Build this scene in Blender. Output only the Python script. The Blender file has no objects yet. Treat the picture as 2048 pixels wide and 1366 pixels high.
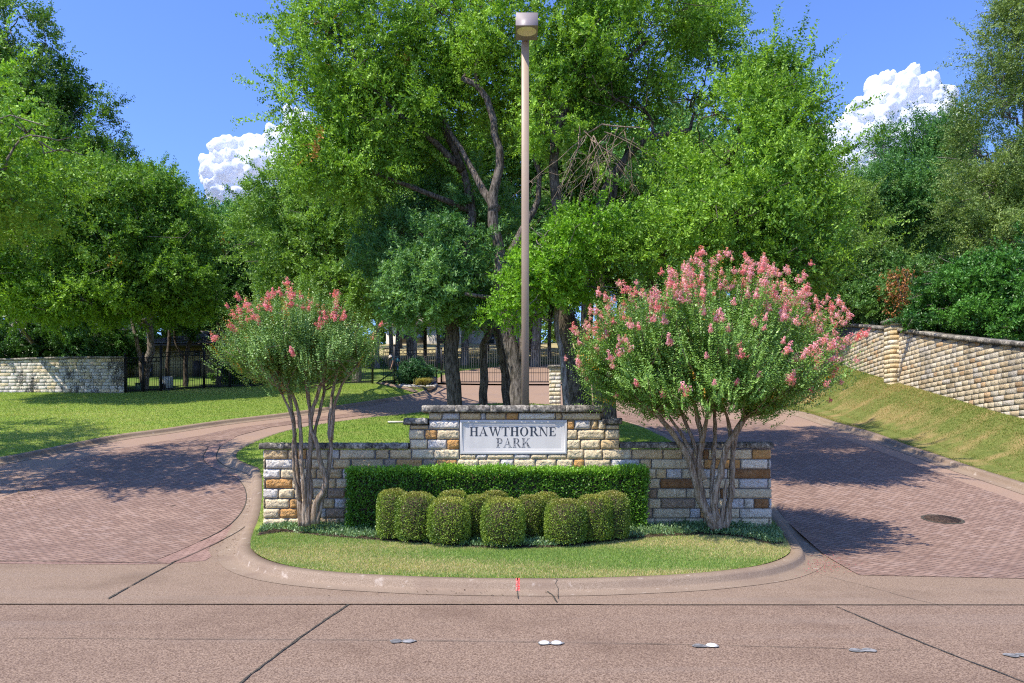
import bpy, math, random
import numpy as np
from mathutils import Vector
from mathutils.geometry import delaunay_2d_cdt

S = bpy.context.scene
C = S.collection
# ---------------------------------------------------------------- camera
F = 1500.0; CX = 1024.0; HY = 885.0; CH = 1.7      # focal length and horizon of the photograph (2048 px wide)
cam_d = bpy.data.cameras.new('camera'); cam = bpy.data.objects.new('camera', cam_d); C.objects.link(cam)
cam.location = (0, 0, CH); cam.rotation_euler = (math.radians(90), 0, 0)
cam_d.sensor_width = 36; cam_d.lens = 36*F/2048; cam_d.shift_y = (HY-683)/2048
cam_d.clip_start = .1; cam_d.clip_end = 6000
S.camera = cam
# ---------------------------------------------------------------- light
LD = Vector((.50, .40, -1.0)).normalized()           # the way sunlight travels
W = bpy.data.worlds.new('World'); S.world = W; W.use_nodes = True
nt = W.node_tree; nt.nodes.clear()
wo = nt.nodes.new('ShaderNodeOutputWorld'); bg = nt.nodes.new('ShaderNodeBackground'); sk = nt.nodes.new('ShaderNodeTexSky')
sk.sky_type = 'NISHITA'; sk.sun_disc = False
sk.sun_elevation = math.asin(-LD.z); sk.sun_rotation = math.atan2(-LD.x, -LD.y)
sk.air_density = 1.0; sk.dust_density = .25; sk.ozone_density = 3.0; sk.altitude = 300
tn = nt.nodes.new('ShaderNodeMix'); tn.data_type = 'RGBA'; tn.blend_type = 'MULTIPLY'; tn.inputs[0].default_value = 1
tn.inputs[7].default_value = (.66, .78, 1.14, 1)
nt.links.new(sk.outputs[0], tn.inputs[6]); nt.links.new(tn.outputs[2], bg.inputs[0])
bg.inputs[1].default_value = .15
nt.links.new(bg.outputs[0], wo.inputs[0])
sd = bpy.data.lights.new('sun', 'SUN'); sun = bpy.data.objects.new('sun', sd); C.objects.link(sun)
sd.energy = 3.7; sd.angle = math.radians(.5); sd.color = (1, .94, .82)
sun.rotation_euler = LD.to_track_quat('-Z', 'Y').to_euler(); sun.location = (-20, -10, 40)
S.view_settings.view_transform = 'Standard'; S.view_settings.look = 'None'
S.view_settings.exposure = .86; S.view_settings.gamma = 1
try:
    S.cycles.use_denoising = False; S.cycles.filter_width = 1.15; S.cycles.sample_clamp_indirect = 3
    S.cycles.max_bounces = 6; S.cycles.diffuse_bounces = 3; S.cycles.glossy_bounces = 2
    S.cycles.transmission_bounces = 4; S.cycles.transparent_max_bounces = 4
except Exception: pass

R = np.random.default_rng(7); random.seed(7)
# ---------------------------------------------------------------- objects and labels
def link(name, data, parent=None):
    o = bpy.data.objects.new(name, data); C.objects.link(o)
    if parent is not None: o.parent = parent
    return o
def tag(o, label=None, cat=None, group=None, kind=None):
    if label: o['label'] = label
    if cat: o['category'] = cat
    if group: o['group'] = group
    if kind: o['kind'] = kind
    return o
def thing(name, loc, label, cat, group=None, rz=0):
    o = link(name, None); o.location = loc; o.rotation_euler = (0, 0, rz)
    return tag(o, label, cat, group)
def mesh_np(name, V, faces, mat, parent=None, col=None, smooth=False):
    """faces: list of (m,k) int arrays; col: (nfaces,3) face colours"""
    V = np.asarray(V, dtype=np.float32)
    if parent is not None: V = V-np.array(parent_loc(parent), dtype=np.float32)
    me = bpy.data.meshes.new(name); me.vertices.add(len(V)); me.vertices.foreach_set('co', V.ravel())
    faces = [np.asarray(f, dtype=np.int32) for f in faces if len(f)]
    nl = sum(f.size for f in faces); nf = sum(len(f) for f in faces)
    me.loops.add(nl); me.polygons.add(nf)
    me.loops.foreach_set('vertex_index', np.concatenate([f.ravel() for f in faces]))
    tot = np.concatenate([np.full(len(f), f.shape[1], dtype=np.int32) for f in faces])
    st = np.concatenate([[0], np.cumsum(tot)[:-1]]).astype(np.int32)
    me.polygons.foreach_set('loop_start', st)
    try: me.polygons.foreach_set('loop_total', tot)
    except Exception: pass
    if smooth: me.polygons.foreach_set('use_smooth', np.ones(nf, dtype=bool))
    me.update(calc_edges=True)
    if col is not None:
        a = me.attributes.new('Col', 'FLOAT_COLOR', 'FACE')
        c = np.ones((nf, 4), dtype=np.float32); c[:, :3] = col; a.data.foreach_set('color', c.ravel())
    me.materials.append(mat)
    return link(name, me, parent)
def parent_loc(p):
    l = np.zeros(3)
    while p is not None: l += np.array(p.location); p = p.parent
    return l
class MB:
    """collects shapes into one mesh"""
    def __init__(s): s.V = []; s.Q = []; s.T = []; s.cq = []; s.ct = []; s.n = 0
    def add(s, V, Q=None, T=None, col=(.5, .5, .5)):
        V = np.asarray(V, float).reshape(-1, 3)
        if Q is not None and len(Q): Q = np.asarray(Q)+s.n; s.Q.append(Q); s.cq.append(np.broadcast_to(col, (len(Q), 3)))
        if T is not None and len(T): T = np.asarray(T)+s.n; s.T.append(T); s.ct.append(np.broadcast_to(col, (len(T), 3)))
        s.V.append(V); s.n += len(V); return s
    def box(s, a, b, col=(.5, .5, .5), M=None):
        x0, y0, z0 = a; x1, y1, z1 = b
        V = np.array([(x0,y0,z0),(x1,y0,z0),(x1,y1,z0),(x0,y1,z0),(x0,y0,z1),(x1,y0,z1),(x1,y1,z1),(x0,y1,z1)], float)
        if M is not None: V = M(V)
        return s.add(V, [(0,3,2,1),(4,5,6,7),(0,1,5,4),(1,2,6,5),(2,3,7,6),(3,0,4,7)], col=col)
    def bbox(s, a, b, r=.01, col=(.5, .5, .5)):
        """box with chamfered vertical and top edges"""
        x0, y0, z0 = a; x1, y1, z1 = b
        def ring(i, z): return [(x0+i+r,y0+i,z),(x1-i-r,y0+i,z),(x1-i,y0+i+r,z),(x1-i,y1-i-r,z),(x1-i-r,y1-i,z),(x0+i+r,y1-i,z),(x0+i,y1-i-r,z),(x0+i,y0+i+r,z)]
        V = ring(0, z0)+ring(0, z1-r)+ring(r, z1)
        Q = [(k*8+j, k*8+(j+1) % 8, k*8+8+(j+1) % 8, k*8+8+j) for k in range(2) for j in range(8)]
        n = len(V); V += [((x0+x1)/2, (y0+y1)/2, z1), ((x0+x1)/2, (y0+y1)/2, z0)]
        T = [(16+j, 16+(j+1) % 8, n) for j in range(8)]+[((j+1) % 8, j, n+1) for j in range(8)]
        return s.add(V, Q, T, col)
    def tube(s, P, r, k=8, col=(.5, .5, .5), rough=0):
        P = np.asarray(P, float); n = len(P); r = np.broadcast_to(r, n).astype(float)
        T = np.gradient(P, axis=0); T /= np.linalg.norm(T, axis=1)[:, None]+1e-9
        ref = np.array((.31, .95, .08)) if abs(T[0][2]) > .5 else np.array((0, .1, 1.))
        A = np.cross(T, ref); A /= np.linalg.norm(A, axis=1)[:, None]+1e-9
        B = np.cross(T, A)
        th = np.linspace(0, 2*np.pi, k, endpoint=False)
        rr = r[:, None]*(1+rough*R.normal(size=(n, k))) if rough else np.repeat(r[:, None], k, 1)
        V = P[:, None]+rr[:, :, None]*(A[:, None]*np.cos(th)[None, :, None]+B[:, None]*np.sin(th)[None, :, None])
        i = np.arange(n-1)[:, None]*k; j = np.arange(k)[None]; j2 = (j+1) % k
        Q = np.stack([i+j, i+j2, i+k+j2, i+k+j], -1).reshape(-1, 4)
        V = np.concatenate([V.reshape(-1, 3), P[:1], P[-1:]])
        a = n*k; Tt = [((q+1) % k, q, a) for q in range(k)]+[((n-1)*k+q, (n-1)*k+(q+1) % k, a+1) for q in range(k)]
        return s.add(V, Q, Tt, col)
    def lathe(s, c, prof, k=16, col=(.5, .5, .5), sx=1, sy=1):
        prof = np.asarray(prof, float); n = len(prof); th = np.linspace(0, 2*np.pi, k, endpoint=False)
        V = np.stack([prof[:, :1]*np.cos(th)*sx, prof[:, :1]*np.sin(th)*sy, np.repeat(prof[:, 1:], k, 1)], -1)+np.asarray(c, float)
        i = np.arange(n-1)[:, None]*k; j = np.arange(k)[None]; j2 = (j+1) % k
        return s.add(V.reshape(-1, 3), np.stack([i+j, i+j2, i+k+j2, i+k+j], -1).reshape(-1, 4), col=col)
    def build(s, name, mat, parent=None, smooth=False):
        fs = []; cs = []
        if s.Q: fs.append(np.concatenate(s.Q)); cs.append(np.concatenate(s.cq))
        if s.T: fs.append(np.concatenate(s.T)); cs.append(np.concatenate(s.ct))
        return mesh_np(name, np.concatenate(s.V), fs, mat, parent, np.concatenate(cs), smooth)

# ---------------------------------------------------------------- materials
def mk(name, f):
    m = bpy.data.materials.new(name); m.use_nodes = True; t = m.node_tree; t.nodes.clear()
    o = t.nodes.new('ShaderNodeOutputMaterial')
    def n(ty, ins=None, out=0, **kw):
        d = t.nodes.new('ShaderNode'+ty)
        for k, v in kw.items(): setattr(d, k, v)
        for k, v in (ins or {}).items():
            if isinstance(v, bpy.types.NodeSocket): t.links.new(v, d.inputs[k])
            else: d.inputs[k].default_value = v
        return d.outputs[out]
    sh = f(n); t.links.new(sh, o.inputs['Surface'])
    return m
def c4(c): return (c[0], c[1], c[2], 1)
def mix(n, f, a, b, mode='MIX'):
    return n('Mix', {0: f, 6: c4(a) if isinstance(a, tuple) else a, 7: c4(b) if isinstance(b, tuple) else b}, 2, data_type='RGBA', blend_type=mode)
def noise(n, sc, det=3, co=None, rough=.55, dist=0, dim='3D'):
    co = co or n('TexCoord', out=3)
    return n('TexNoise', {'Vector': co, 'Scale': sc, 'Detail': det, 'Roughness': rough, 'Distortion': dist})
def ramp(n, f, stops):
    r = n('ValToRGB', {0: f}); e = r.node.color_ramp.elements
    e[0].position, e[0].color = stops[0][0], c4(stops[0][1]); e[1].position, e[1].color = stops[-1][0], c4(stops[-1][1])
    for p, c in stops[1:-1]:
        k = e.new(p); k.color = c4(c)
    return r
def sc(n, f, a, b, c=0., d=1.):
    return n('MapRange', {0: f, 1: a, 2: b, 3: c, 4: d})
def bsdf(n, col, rough=.8, h=None, dist=.01, st=.6, spec=.3, metal=0.):
    ins = {'Base Color': c4(col) if isinstance(col, tuple) else col, 'Roughness': rough, 'Specular IOR Level': spec, 'Metallic': metal}
    if h is not None: ins['Normal'] = n('Bump', {'Height': h, 'Distance': dist, 'Strength': st})
    return n('BsdfPrincipled', ins)
def attr(n): return n('Attribute', out=0, attribute_name='Col')
def stretch(n, v): return n('Mapping', {0: n('TexCoord', out=3), 3: v})

def f_road(n, a=(.105,.062,.040), b=(.345,.238,.166), stain=(.10,.056,.036)):
    g = noise(n, 75, 2, rough=.7); big = noise(n, .9, 5); sp = n('TexVoronoi', {'Vector': n('TexCoord', out=3), 'Scale': 55}, 0)
    col = mix(n, sc(n, g, .38, .62), a, b)
    col = mix(n, sc(n, sp, .0, .28, .42, 0.), col, (.55,.44,.37))
    col = mix(n, sc(n, noise(n, 30, 2), .58, .7, 0, .55), col, (.13,.085,.07))
    col = mix(n, sc(n, big, .50, .72, 0, .42), col, stain)
    lng = noise(n, 1.2, 4, stretch(n, (.12, 1.6, 1)))
    col = mix(n, sc(n, lng, .52, .72, 0, .28), col, (.27,.21,.17))
    return bsdf(n, col, .85, g, .006, .7)
M_road = mk('aggregate_road', f_road)
M_conc = mk('pale_concrete', lambda n: f_road(n, (.16,.104,.066), (.345,.245,.172), (.115,.072,.044)))
def f_curb(n):
    g = noise(n, 90, 2, rough=.7); col = mix(n, sc(n, g, .35, .65), (.19,.132,.085), (.34,.25,.18))
    col = mix(n, sc(n, noise(n, 1.6, 6), .48, .7, 0, .6), col, (.20,.135,.095))
    col = mix(n, sc(n, noise(n, 7, 4), .62, .72, 0, .5), col, (.55,.46,.38))
    return bsdf(n, col, .85, g, .004, .6)
M_curb = mk('kerb_concrete', f_curb)
def f_drive(n):
    g = noise(n, 60, 2, rough=.7); col = mix(n, sc(n, g, .35, .65), (.26,.165,.115), (.36,.245,.18))
    col = mix(n, sc(n, noise(n, .7, 5), .48, .72, 0, .45), col, (.24,.17,.145))
    return bsdf(n, col, .85, g, .004, .5)
M_drive = mk('driveway_concrete', f_drive)
def herring(n, ang, w=.098):
    mp = n('Mapping', {0: n('TexCoord', out=3), 2: (0, 0, ang), 3: (1/w, 1/w, 1/w)})
    sx = n('SeparateXYZ', {0: mp}, 0); sy = sx.node.outputs[1]
    m = lambda op, a, b=0.: n('Math', {0: a, 1: b}, operation=op)
    i = m('FLOOR', sx); j = m('FLOOR', sy); u = m('FRACT', sx); v = m('FRACT', sy)
    k = m('FLOORED_MODULO', m('SUBTRACT', i, j), 4.)
    is_ = lambda a: m('COMPARE', k, float(a))
    for q in (): pass
    def eq(a):
        d = n('Math', {0: k, 1: float(a), 2: .1}, operation='COMPARE'); return d
    big = 1.
    dl = m('ADD', u, m('MULTIPLY', eq(1), big)); dr = m('ADD', m('SUBTRACT', 1., u), m('MULTIPLY', eq(0), big))
    db = m('ADD', v, m('MULTIPLY', eq(2), big)); dt = m('ADD', m('SUBTRACT', 1., v), m('MULTIPLY', eq(3), big))
    d = m('MINIMUM', m('MINIMUM', dl, dr), m('MINIMUM', db, dt))
    bi = m('SUBTRACT', i, eq(1)); bj = m('SUBTRACT', j, eq(2))
    cv = n('CombineXYZ', {0: bi, 1: bj}); rn = n('TexWhiteNoise', {'Vector': cv}, 0)
    return d, rn
def f_paver(n, ang=.62):
    d, rn = herring(n, ang)
    g = noise(n, 120, 2)
    col = mix(n, rn, (.225,.138,.100), (.36,.237,.178))
    col = mix(n, sc(n, rn, .82, 1., 0., .5), col, (.28,.20,.17))
    col = mix(n, sc(n, noise(n, .55, 5), .45, .72, 0, .5), col, (.18,.11,.085))
    col = mix(n, sc(n, noise(n, 5, 3), .58, .75, 0, .35), col, (.42,.30,.24))
    col = mix(n, sc(n, noise(n, 1.1, 4, stretch(n, (1.3, .16, 1))), .5, .68, 0, .35), col, (.17,.11,.085))
    col = mix(n, sc(n, g, .3, .7, .25, 0.), col, (.2,.12,.1))
    col = mix(n, sc(n, d, .05, .11, .85, 0.), col, (.045,.03,.027))
    return bsdf(n, col, .85, d, .004, .5)
M_pavL = mk('herringbone_pavers', lambda n: f_paver(n, .55))
M_pavR = mk('herringbone_pavers_east', lambda n: f_paver(n, 1.0))
def f_band(n):
    col = mix(n, sc(n, noise(n, 2, 4), .3, .7), (.26,.155,.12), (.35,.22,.175))
    br = n('TexBrick', {'Vector': n('TexCoord', out=3), 'Scale': 1., 'Mortar Size': .006, 'Brick Width': .105, 'Row Height': .21, 'Color1': c4((1,1,1)), 'Color2': c4((.86,.86,.86)), 'Mortar': c4((.35,.3,.3))})
    return bsdf(n, mix(n, .8, col, br, 'MULTIPLY'), .85, noise(n, 90, 2), .004, .5)
M_band = mk('paver_border', f_band)
M_joint = mk('road_sealant', lambda n: bsdf(n, mix(n, sc(n, noise(n, 25, 3), .4, .6), (.035,.03,.026), (.10,.085,.06)), .7))
def f_soilgrass(n, green=(.105,.17,.03), light=(.20,.255,.06), dry=(.34,.25,.115), amt=.5, sc_=.8):
    g = noise(n, 55, 3, rough=.75); m_ = noise(n, 6, 4)
    col = mix(n, sc(n, g, .35, .65), green, light); col = mix(n, sc(n, m_, .4, .7, 0, .6), col, (green[0]*.62, green[1]*.66, green[2]*.7))
    col = mix(n, sc(n, noise(n, sc_, 4, stretch(n, (1, 1.8, 1))), .46, .64, 0, amt), col, dry)
    return bsdf(n, col, .9, g, .008, .7, .1)
M_grass = mk('lawn_turf', lambda n: f_soilgrass(n, (.13,.21,.03), (.26,.34,.06), amt=.25))
M_grassd = mk('dry_lawn_turf', lambda n: f_soilgrass(n, (.10,.135,.028), (.215,.215,.062), (.33,.225,.10), .75, .7))
M_field = mk('field_turf', lambda n: f_soilgrass(n, (.30,.25,.11), (.48,.38,.20), (.52,.42,.24), .6, .3))
M_farg = mk('far_green_turf', lambda n: f_soilgrass(n, (.09,.16,.03), (.17,.25,.05), (.2,.2,.07), .3, .3))
M_soil = mk('woodland_floor', lambda n: bsdf(n, mix(n, sc(n, noise(n, 3, 5), .4, .6), (.035,.045,.015), (.11,.10,.045)), .95, noise(n, 30, 3), .03, .8, .1))
def f_leaf(n, tr=.27, gl=.5, spec=.35):
    c = attr(n)
    p = n('BsdfPrincipled', {'Base Color': c, 'Roughness': gl, 'Specular IOR Level': spec})
    t = n('BsdfTranslucent', {'Color': mix(n, 1., c, (1.25,1.35,.55), 'MULTIPLY')})
    return n('MixShader', {0: tr, 1: p, 2: t})
M_leaf = mk('leaf', f_leaf)
M_waxy = mk('waxy_leaf', lambda n: f_leaf(n, .2, .42, .45))
M_blade = mk('grass_blade', lambda n: f_leaf(n, .35, .6, .25))
M_petal = mk('flower_petal', lambda n: f_leaf(n, .35, .7, .2))
M_dull = mk('painted_by_attribute', lambda n: bsdf(n, attr(n), .7))
def f_bark(n, a=(.10,.08,.065), b=(.36,.31,.26), sx=1.):
    co = stretch(n, (14*sx, 14*sx, 2.6)); g = noise(n, 1.6, 6, co, .65)
    col = mix(n, sc(n, g, .40, .60), a, b); col = mix(n, sc(n, noise(n, 2.2, 4), .5, .72, 0, .5), col, (a[0]*1.5, a[1]*1.7, a[2]*1.3))
    return bsdf(n, col, .95, g, .05, 1., .1)
M_bark = mk('elm_bark', f_bark)
M_barkb = mk('grey_brown_bark', lambda n: f_bark(n, (.05,.04,.032), (.24,.20,.165)))
M_barkd = mk('dark_bark', lambda n: f_bark(n, (.04,.032,.025), (.19,.155,.12)))  # dark tone puts the shade on the island trunks into the bark colour
M_barkm = mk('smooth_tan_bark', lambda n: f_bark(n, (.18,.12,.075), (.46,.36,.27), 1.5))
def f_stone(n, blk=.45):
    c = attr(n); g = noise(n, 30, 5, rough=.65); v = noise(n, 11, 4, rough=.6)
    col = mix(n, sc(n, v, .42, .66, 0, .5), c, mix(n, .5, c, (.62,.42,.22)))
    col = mix(n, sc(n, g, .35, .6, .5, 0.), col, mix(n, .55, c, (.10,.075,.05)))
    col = mix(n, sc(n, noise(n, 55, 3), .60, .72, 0, .45), col, (.70,.64,.55))
    st = noise(n, 1.1, 6, stretch(n, (1, 1, .45)), .7)
    col = mix(n, sc(n, n('Math', {0: st, 1: sc(n, noise(n, 22, 3), .3, .7, -.08, .08)}, operation='ADD'), .53, .60, 0, blk), col, (.045,.042,.04))
    return bsdf(n, col, .92, n('Math', {0: g, 1: noise(n, 9, 3)}, operation='ADD'), .035, 1., .15)
M_stone = mk('limestone_blocks', lambda n: f_stone(n, .22))
M_stonew = mk('weathered_limestone_blocks', lambda n: f_stone(n, .92))
M_stoner = mk('pale_limestone_blocks', lambda n: f_stone(n, .35))
def f_cap(n):
    g = noise(n, 22, 6, rough=.7); v = noise(n, 3.5, 5, rough=.65)
    col = mix(n, sc(n, v, .42, .62), (.16,.145,.125), (.68,.60,.48)); col = mix(n, sc(n, g, .42, .60, .8, 0.), col, (.05,.045,.04))
    return bsdf(n, col, .95, g, .02, .9, .1)
M_cap = mk('mossy_cap_stone', f_cap)
M_mortar = mk('dark_mortar', lambda n: bsdf(n, mix(n, sc(n, noise(n, 20, 3), .4, .6), (.10,.095,.085), (.19,.175,.155)), .95))
def f_plaque(n):
    col = mix(n, sc(n, noise(n, 3, 5, stretch(n, (1, 1, .3))), .45, .75, 0, .55), (.60,.565,.52), (.43,.41,.39))
    return bsdf(n, col, .7, noise(n, 60, 3), .002, .4)
M_plaque = mk('cast_stone', f_plaque)
M_ink = mk('slate_lettering', lambda n: bsdf(n, (.035,.045,.06), .6))
M_inkf = mk('worn_lettering', lambda n: bsdf(n, mix(n, sc(n, noise(n, 55, 3, stretch(n, (1,1,.35)), .8), .47, .56), (.05,.055,.065), (.42,.40,.385)), .6))
M_pole = mk('tan_pole_paint', lambda n: bsdf(n, mix(n, sc(n, noise(n, 1.2, 4, stretch(n, (5,5,.6))), .3, .7), (.37,.255,.165), (.43,.315,.215)), .5, spec=.4))
M_lamp = mk('lamp_housing_paint', lambda n: bsdf(n, (.27,.225,.215), .45, spec=.4))
M_lampi = mk('lamp_reflector', lambda n: bsdf(n, (.86,.83,.55), .35, spec=.5))
M_iron = mk('black_iron', lambda n: bsdf(n, (.012,.012,.014), .45, spec=.4))
M_white = mk('marker_ceramic', lambda n: bsdf(n, mix(n, sc(n, noise(n, 40, 3), .6, .7), (.8,.79,.76), (.45,.4,.36)), .35, spec=.5))
M_epoxy = mk('grey_epoxy', lambda n: bsdf(n, mix(n, sc(n, noise(n, 18, 3), .4, .6), (.13,.125,.12), (.29,.275,.265)), .6))
M_red = mk('red_spray_paint', lambda n: bsdf(n, mix(n, sc(n, noise(n, 60, 3), .45, .62), (.72,.05,.045), (.55,.25,.2)), .7))
M_cast = mk('rusty_cast_iron', lambda n: bsdf(n, mix(n, sc(n, noise(n, 30, 4), .4, .6), (.05,.035,.028), (.16,.10,.07)), .8, noise(n, 60, 2), .01, .8))
M_rubber = mk('tyre_rubber', lambda n: bsdf(n, (.02,.02,.022), .8, noise(n, 50, 2), .01, .6))
M_blue = mk('blue_paint', lambda n: bsdf(n, (.02,.05,.16), .5, spec=.5))
M_cab = mk('cabinet_paint', lambda n: bsdf(n, (.58,.60,.58), .6))
M_grn = mk('green_paint', lambda n: bsdf(n, (.10,.22,.17), .6))
M_roof = mk('roof_tile', lambda n: bsdf(n, mix(n, sc(n, noise(n, 5, 3), .35, .65), (.20,.155,.125), (.42,.34,.29)), .85))
M_hwall = mk('house_limestone', lambda n: bsdf(n, mix(n, 1., mix(n, sc(n, noise(n, 4, 4), .35, .65), (.44,.33,.17), (.58,.46,.28)), n('TexBrick', {'Vector': n('Mapping', {0: n('TexCoord', out=3), 2: (math.pi/2, 0, 0)}), 'Scale': 1., 'Mortar Size': .012, 'Brick Width': .5, 'Row Height': .2, 'Color1': c4((1,1,1)), 'Color2': c4((.8,.8,.8)), 'Mortar': c4((.45,.42,.4))}), 'MULTIPLY'), .9))
M_trim = mk('dark_trim', lambda n: bsdf(n, (.05,.038,.03), .6))
M_glass = mk('window_glass', lambda n: bsdf(n, (.02,.03,.04), .08, spec=.8))
M_cream = mk('cream_stucco', lambda n: bsdf(n, mix(n, sc(n, noise(n, 2, 4), .35, .65), (.62,.54,.44), (.72,.65,.56)), .9))
M_mulch = mk('mulch', lambda n: bsdf(n, mix(n, sc(n, noise(n, 25, 4), .4, .6), (.03,.02,.013), (.12,.08,.05)), .95, noise(n, 40, 3), .03, 1.))
M_rock = mk('river_rock', lambda n: bsdf(n, attr(n), .8, noise(n, 30, 3), .01, .5))
M_cloth = mk('cloth', lambda n: bsdf(n, attr(n), .85, noise(n, 60, 2), .004, .4))
M_cloud = mk('cloud_vapour', lambda n: n('MixShader', {0: .5, 1: n('BsdfDiffuse', {0: c4((.97,.97,.98))}), 2: n('BsdfTranslucent', {0: c4((.97,.97,1.))})}))

# ---------------------------------------------------------------- the lie of the land
def G(Y):
    Y = np.asarray(Y, float); t = np.clip((Y-9.5)/6, 0, 1)
    g = .175*6*(t**3-t**4/2)+.175*np.clip(Y-15.5, 0, 75)
    return g+np.where(Y > 90.5, .02*np.clip(Y-90.5, 0, 400), 0)
def ss(a, b, x):
    t = np.clip((np.asarray(x, float)-a)/(b-a), 0, 1); return t*t*(3-2*t)
def bank(X, Y):
    """how far the ground rises above the drive's level towards the right-hand wall"""
    rise = .95+.036*np.clip(np.asarray(Y, float)-20, -6, 18)
    return rise*ss(11.3, 14.0, X)*ss(8.6, 13.5, Y)*(1-ss(38, 46, Y))
def H(X, Y): return G(Y)+.12+bank(X, Y)
def at(px, py, dz=0.):
    """point of the drive's surface (or dz above it) seen at a pixel of the photograph"""
    lo, hi = 4., 88.
    f = lambda Y: float(G(Y))+dz-(CH-(py-HY)*Y/F)
    if f(lo) > 0: return ((px-CX)*lo/F, lo)
    for _ in range(60):
        m = (lo+hi)/2
        if f(m) > 0: hi = m
        else: lo = m
    return ((px-CX)*lo/F, lo)
def P(px, py, Y): return np.array(((px-CX)*Y/F, Y, CH-(py-HY)*Y/F))
def spl(pts, step=.25, closed=False):
    p = [np.asarray(q, float) for q in pts]; n = len(p); out = []
    rng = range(n if closed else n-1)
    for i in rng:
        g = (lambda k: p[k % n]) if closed else (lambda k: p[min(max(k, 0), n-1)])
        a, b, c, d = g(i-1), g(i), g(i+1), g(i+2)
        m = max(1, int(np.linalg.norm(c-b)/step))
        for t in np.arange(m)/m:
            out.append(.5*((2*b)+(c-a)*t+(2*a-5*b+4*c-d)*t*t+(3*b-a-3*c+d)*t**3))
    if not closed: out.append(p[-1])
    return np.array(out)
def inside(poly, X, Y):
    poly = np.asarray(poly); r = np.zeros(X.shape, bool); n = len(poly)
    for i in range(n):
        x1, y1 = poly[i]; x2, y2 = poly[(i+1) % n]
        c = (y1 > Y) != (y2 > Y)
        if y1 != y2: r ^= c & (X < (x2-x1)*(Y-y1)/(y2-y1)+x1)
    return r
def patch(name, poly, step, zf, mat, label=None, cat=None, kind='structure', parent=None):
    poly = np.asarray(poly, float)[:, :2]
    x0, y0 = poly.min(0); x1, y1 = poly.max(0)
    gx, gy = np.meshgrid(np.arange(x0+step/2, x1, step), np.arange(y0+step/2, y1, step)); gx = gx.ravel(); gy = gy.ravel()
    k = inside(poly, gx, gy)
    pts = np.concatenate([poly, np.stack([gx[k], gy[k]], 1)])
    n = len(poly)
    v, e, f, *_ = delaunay_2d_cdt([Vector(p) for p in pts], [(i, (i+1) % n) for i in range(n)], [], 1, 1e-5)
    V = np.array([(q.x, q.y) for q in v]); z = zf(V[:, 0], V[:, 1])
    T = [list(q) if (V[q[1]]-V[q[0]])[0]*(V[q[2]]-V[q[0]])[1]-(V[q[1]]-V[q[0]])[1]*(V[q[2]]-V[q[0]])[0] > 0 else list(q)[::-1] for q in f]
    o = mesh_np(name, np.column_stack([V, z]), [np.array(T)], mat, parent, smooth=True)
    return tag(o, label, cat, kind=kind)
def sweep(name, line, prof, zf, mat, side=1, closed=False, kind='structure', label=None, cat=None):
    line = np.asarray(line, float)
    if closed: T = np.roll(line, -1, 0)-np.roll(line, 1, 0)
    else: T = np.gradient(line, axis=0)
    T /= np.linalg.norm(T, axis=1)[:, None]+1e-9
    Nn = np.column_stack([T[:, 1], -T[:, 0]])*side
    k = len(prof); V = []
    for i in range(len(line)):
        for d, z in prof:
            q = line[i]+Nn[i]*d; V.append((q[0], q[1], zf(q[0], q[1])+z))
    V = np.array(V); m = len(line); r = m if closed else m-1
    Q = [(i*k+j, i*k+j+1, ((i+1) % m)*k+j+1, ((i+1) % m)*k+j) for i in range(r) for j in range(k-1)]
    Q = np.array(Q)
    if side > 0: Q = Q[:, ::-1]
    return tag(mesh_np(name, V, [Q], mat, smooth=True), label, cat, kind=kind)
Gz = lambda o: (lambda X, Y: G(Y)+o)

# base terrain
gx = np.concatenate([np.arange(-400, -40, 20), np.arange(-40, 40.1, 1.0), np.arange(60, 401, 20)])
gy = np.concatenate([np.arange(-200, -5, 15), np.arange(-5, 60, .8), np.arange(60, 100, 2), np.arange(100, 420, 12)])
XX, YY = np.meshgrid(gx, gy); ZZ = H(XX, YY)-.12-.09
ZZ = ZZ+1.1*ss(14.2, 15.2, XX)*ss(11, 15, YY)*(1-ss(40, 60, YY))
nx = len(gx); ii, jj = np.meshgrid(np.arange(len(gy)-1), np.arange(nx-1), indexing='ij')
b = (ii*nx+jj).ravel()
tag(mesh_np('ground', np.column_stack([XX.ravel(), YY.ravel(), ZZ.ravel()]), [np.stack([b, b+1, b+nx+1, b+nx], 1)], M_soil, smooth=True), kind='structure')
# street and driveway
patch('road', [(-60, -8), (60, -8), (60, 7.84), (0, 7.87), (-60, 7.90)], 2.5, lambda X, Y: 0*X-.004, M_road)
def ah(lst, dz=0.): return np.array([at(x, y, dz) for x, y in lst])
Lc = np.concatenate([[(-60, 8.62), (-26, 8.7), (-20.5, 9.3), (-17.6, 10.9), (-16, 13.2), (-14.7, 16.4)],
     ah([(0,914),(89,897),(154,884),(239,868),(325,857),(444,840),(581,824),(700,807),(780,795),(825,787),(850,780),(862,773),(868,765)], .12)])
Rc = np.concatenate([[(60, 8.62), (26, 8.75), (18, 9.3), (14.2, 10.6), (12.2, 12.6), (11.4, 14.6)],
     ah([(2048,965),(1939,931),(1881,911),(1808,887),(1749,865),(1676,845),(1608,824),(1520,812),(1420,799),(1330,789),(1260,780),(1222,771),(1216,764)], .12)])
Ls = spl(Lc, .3); Rs = spl(Rc, .3)
drive_poly = np.concatenate([[(-60, 7.90), (0, 7.87), (60, 7.84)], Rc[:1], Rs[1:], Ls[::-1]])
patch('driveway', drive_poly, .45, Gz(0), M_drive)
apron = np.concatenate([[(-60, 7.90), (0, 7.87), (60, 7.84), (60, 8.3), (20, 9.2), (13, 11.5), (9, 12.2), (-9, 13), (-12.6, 15.5), (-16, 12), (-19, 9.8), (-60, 8.4)]])
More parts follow.
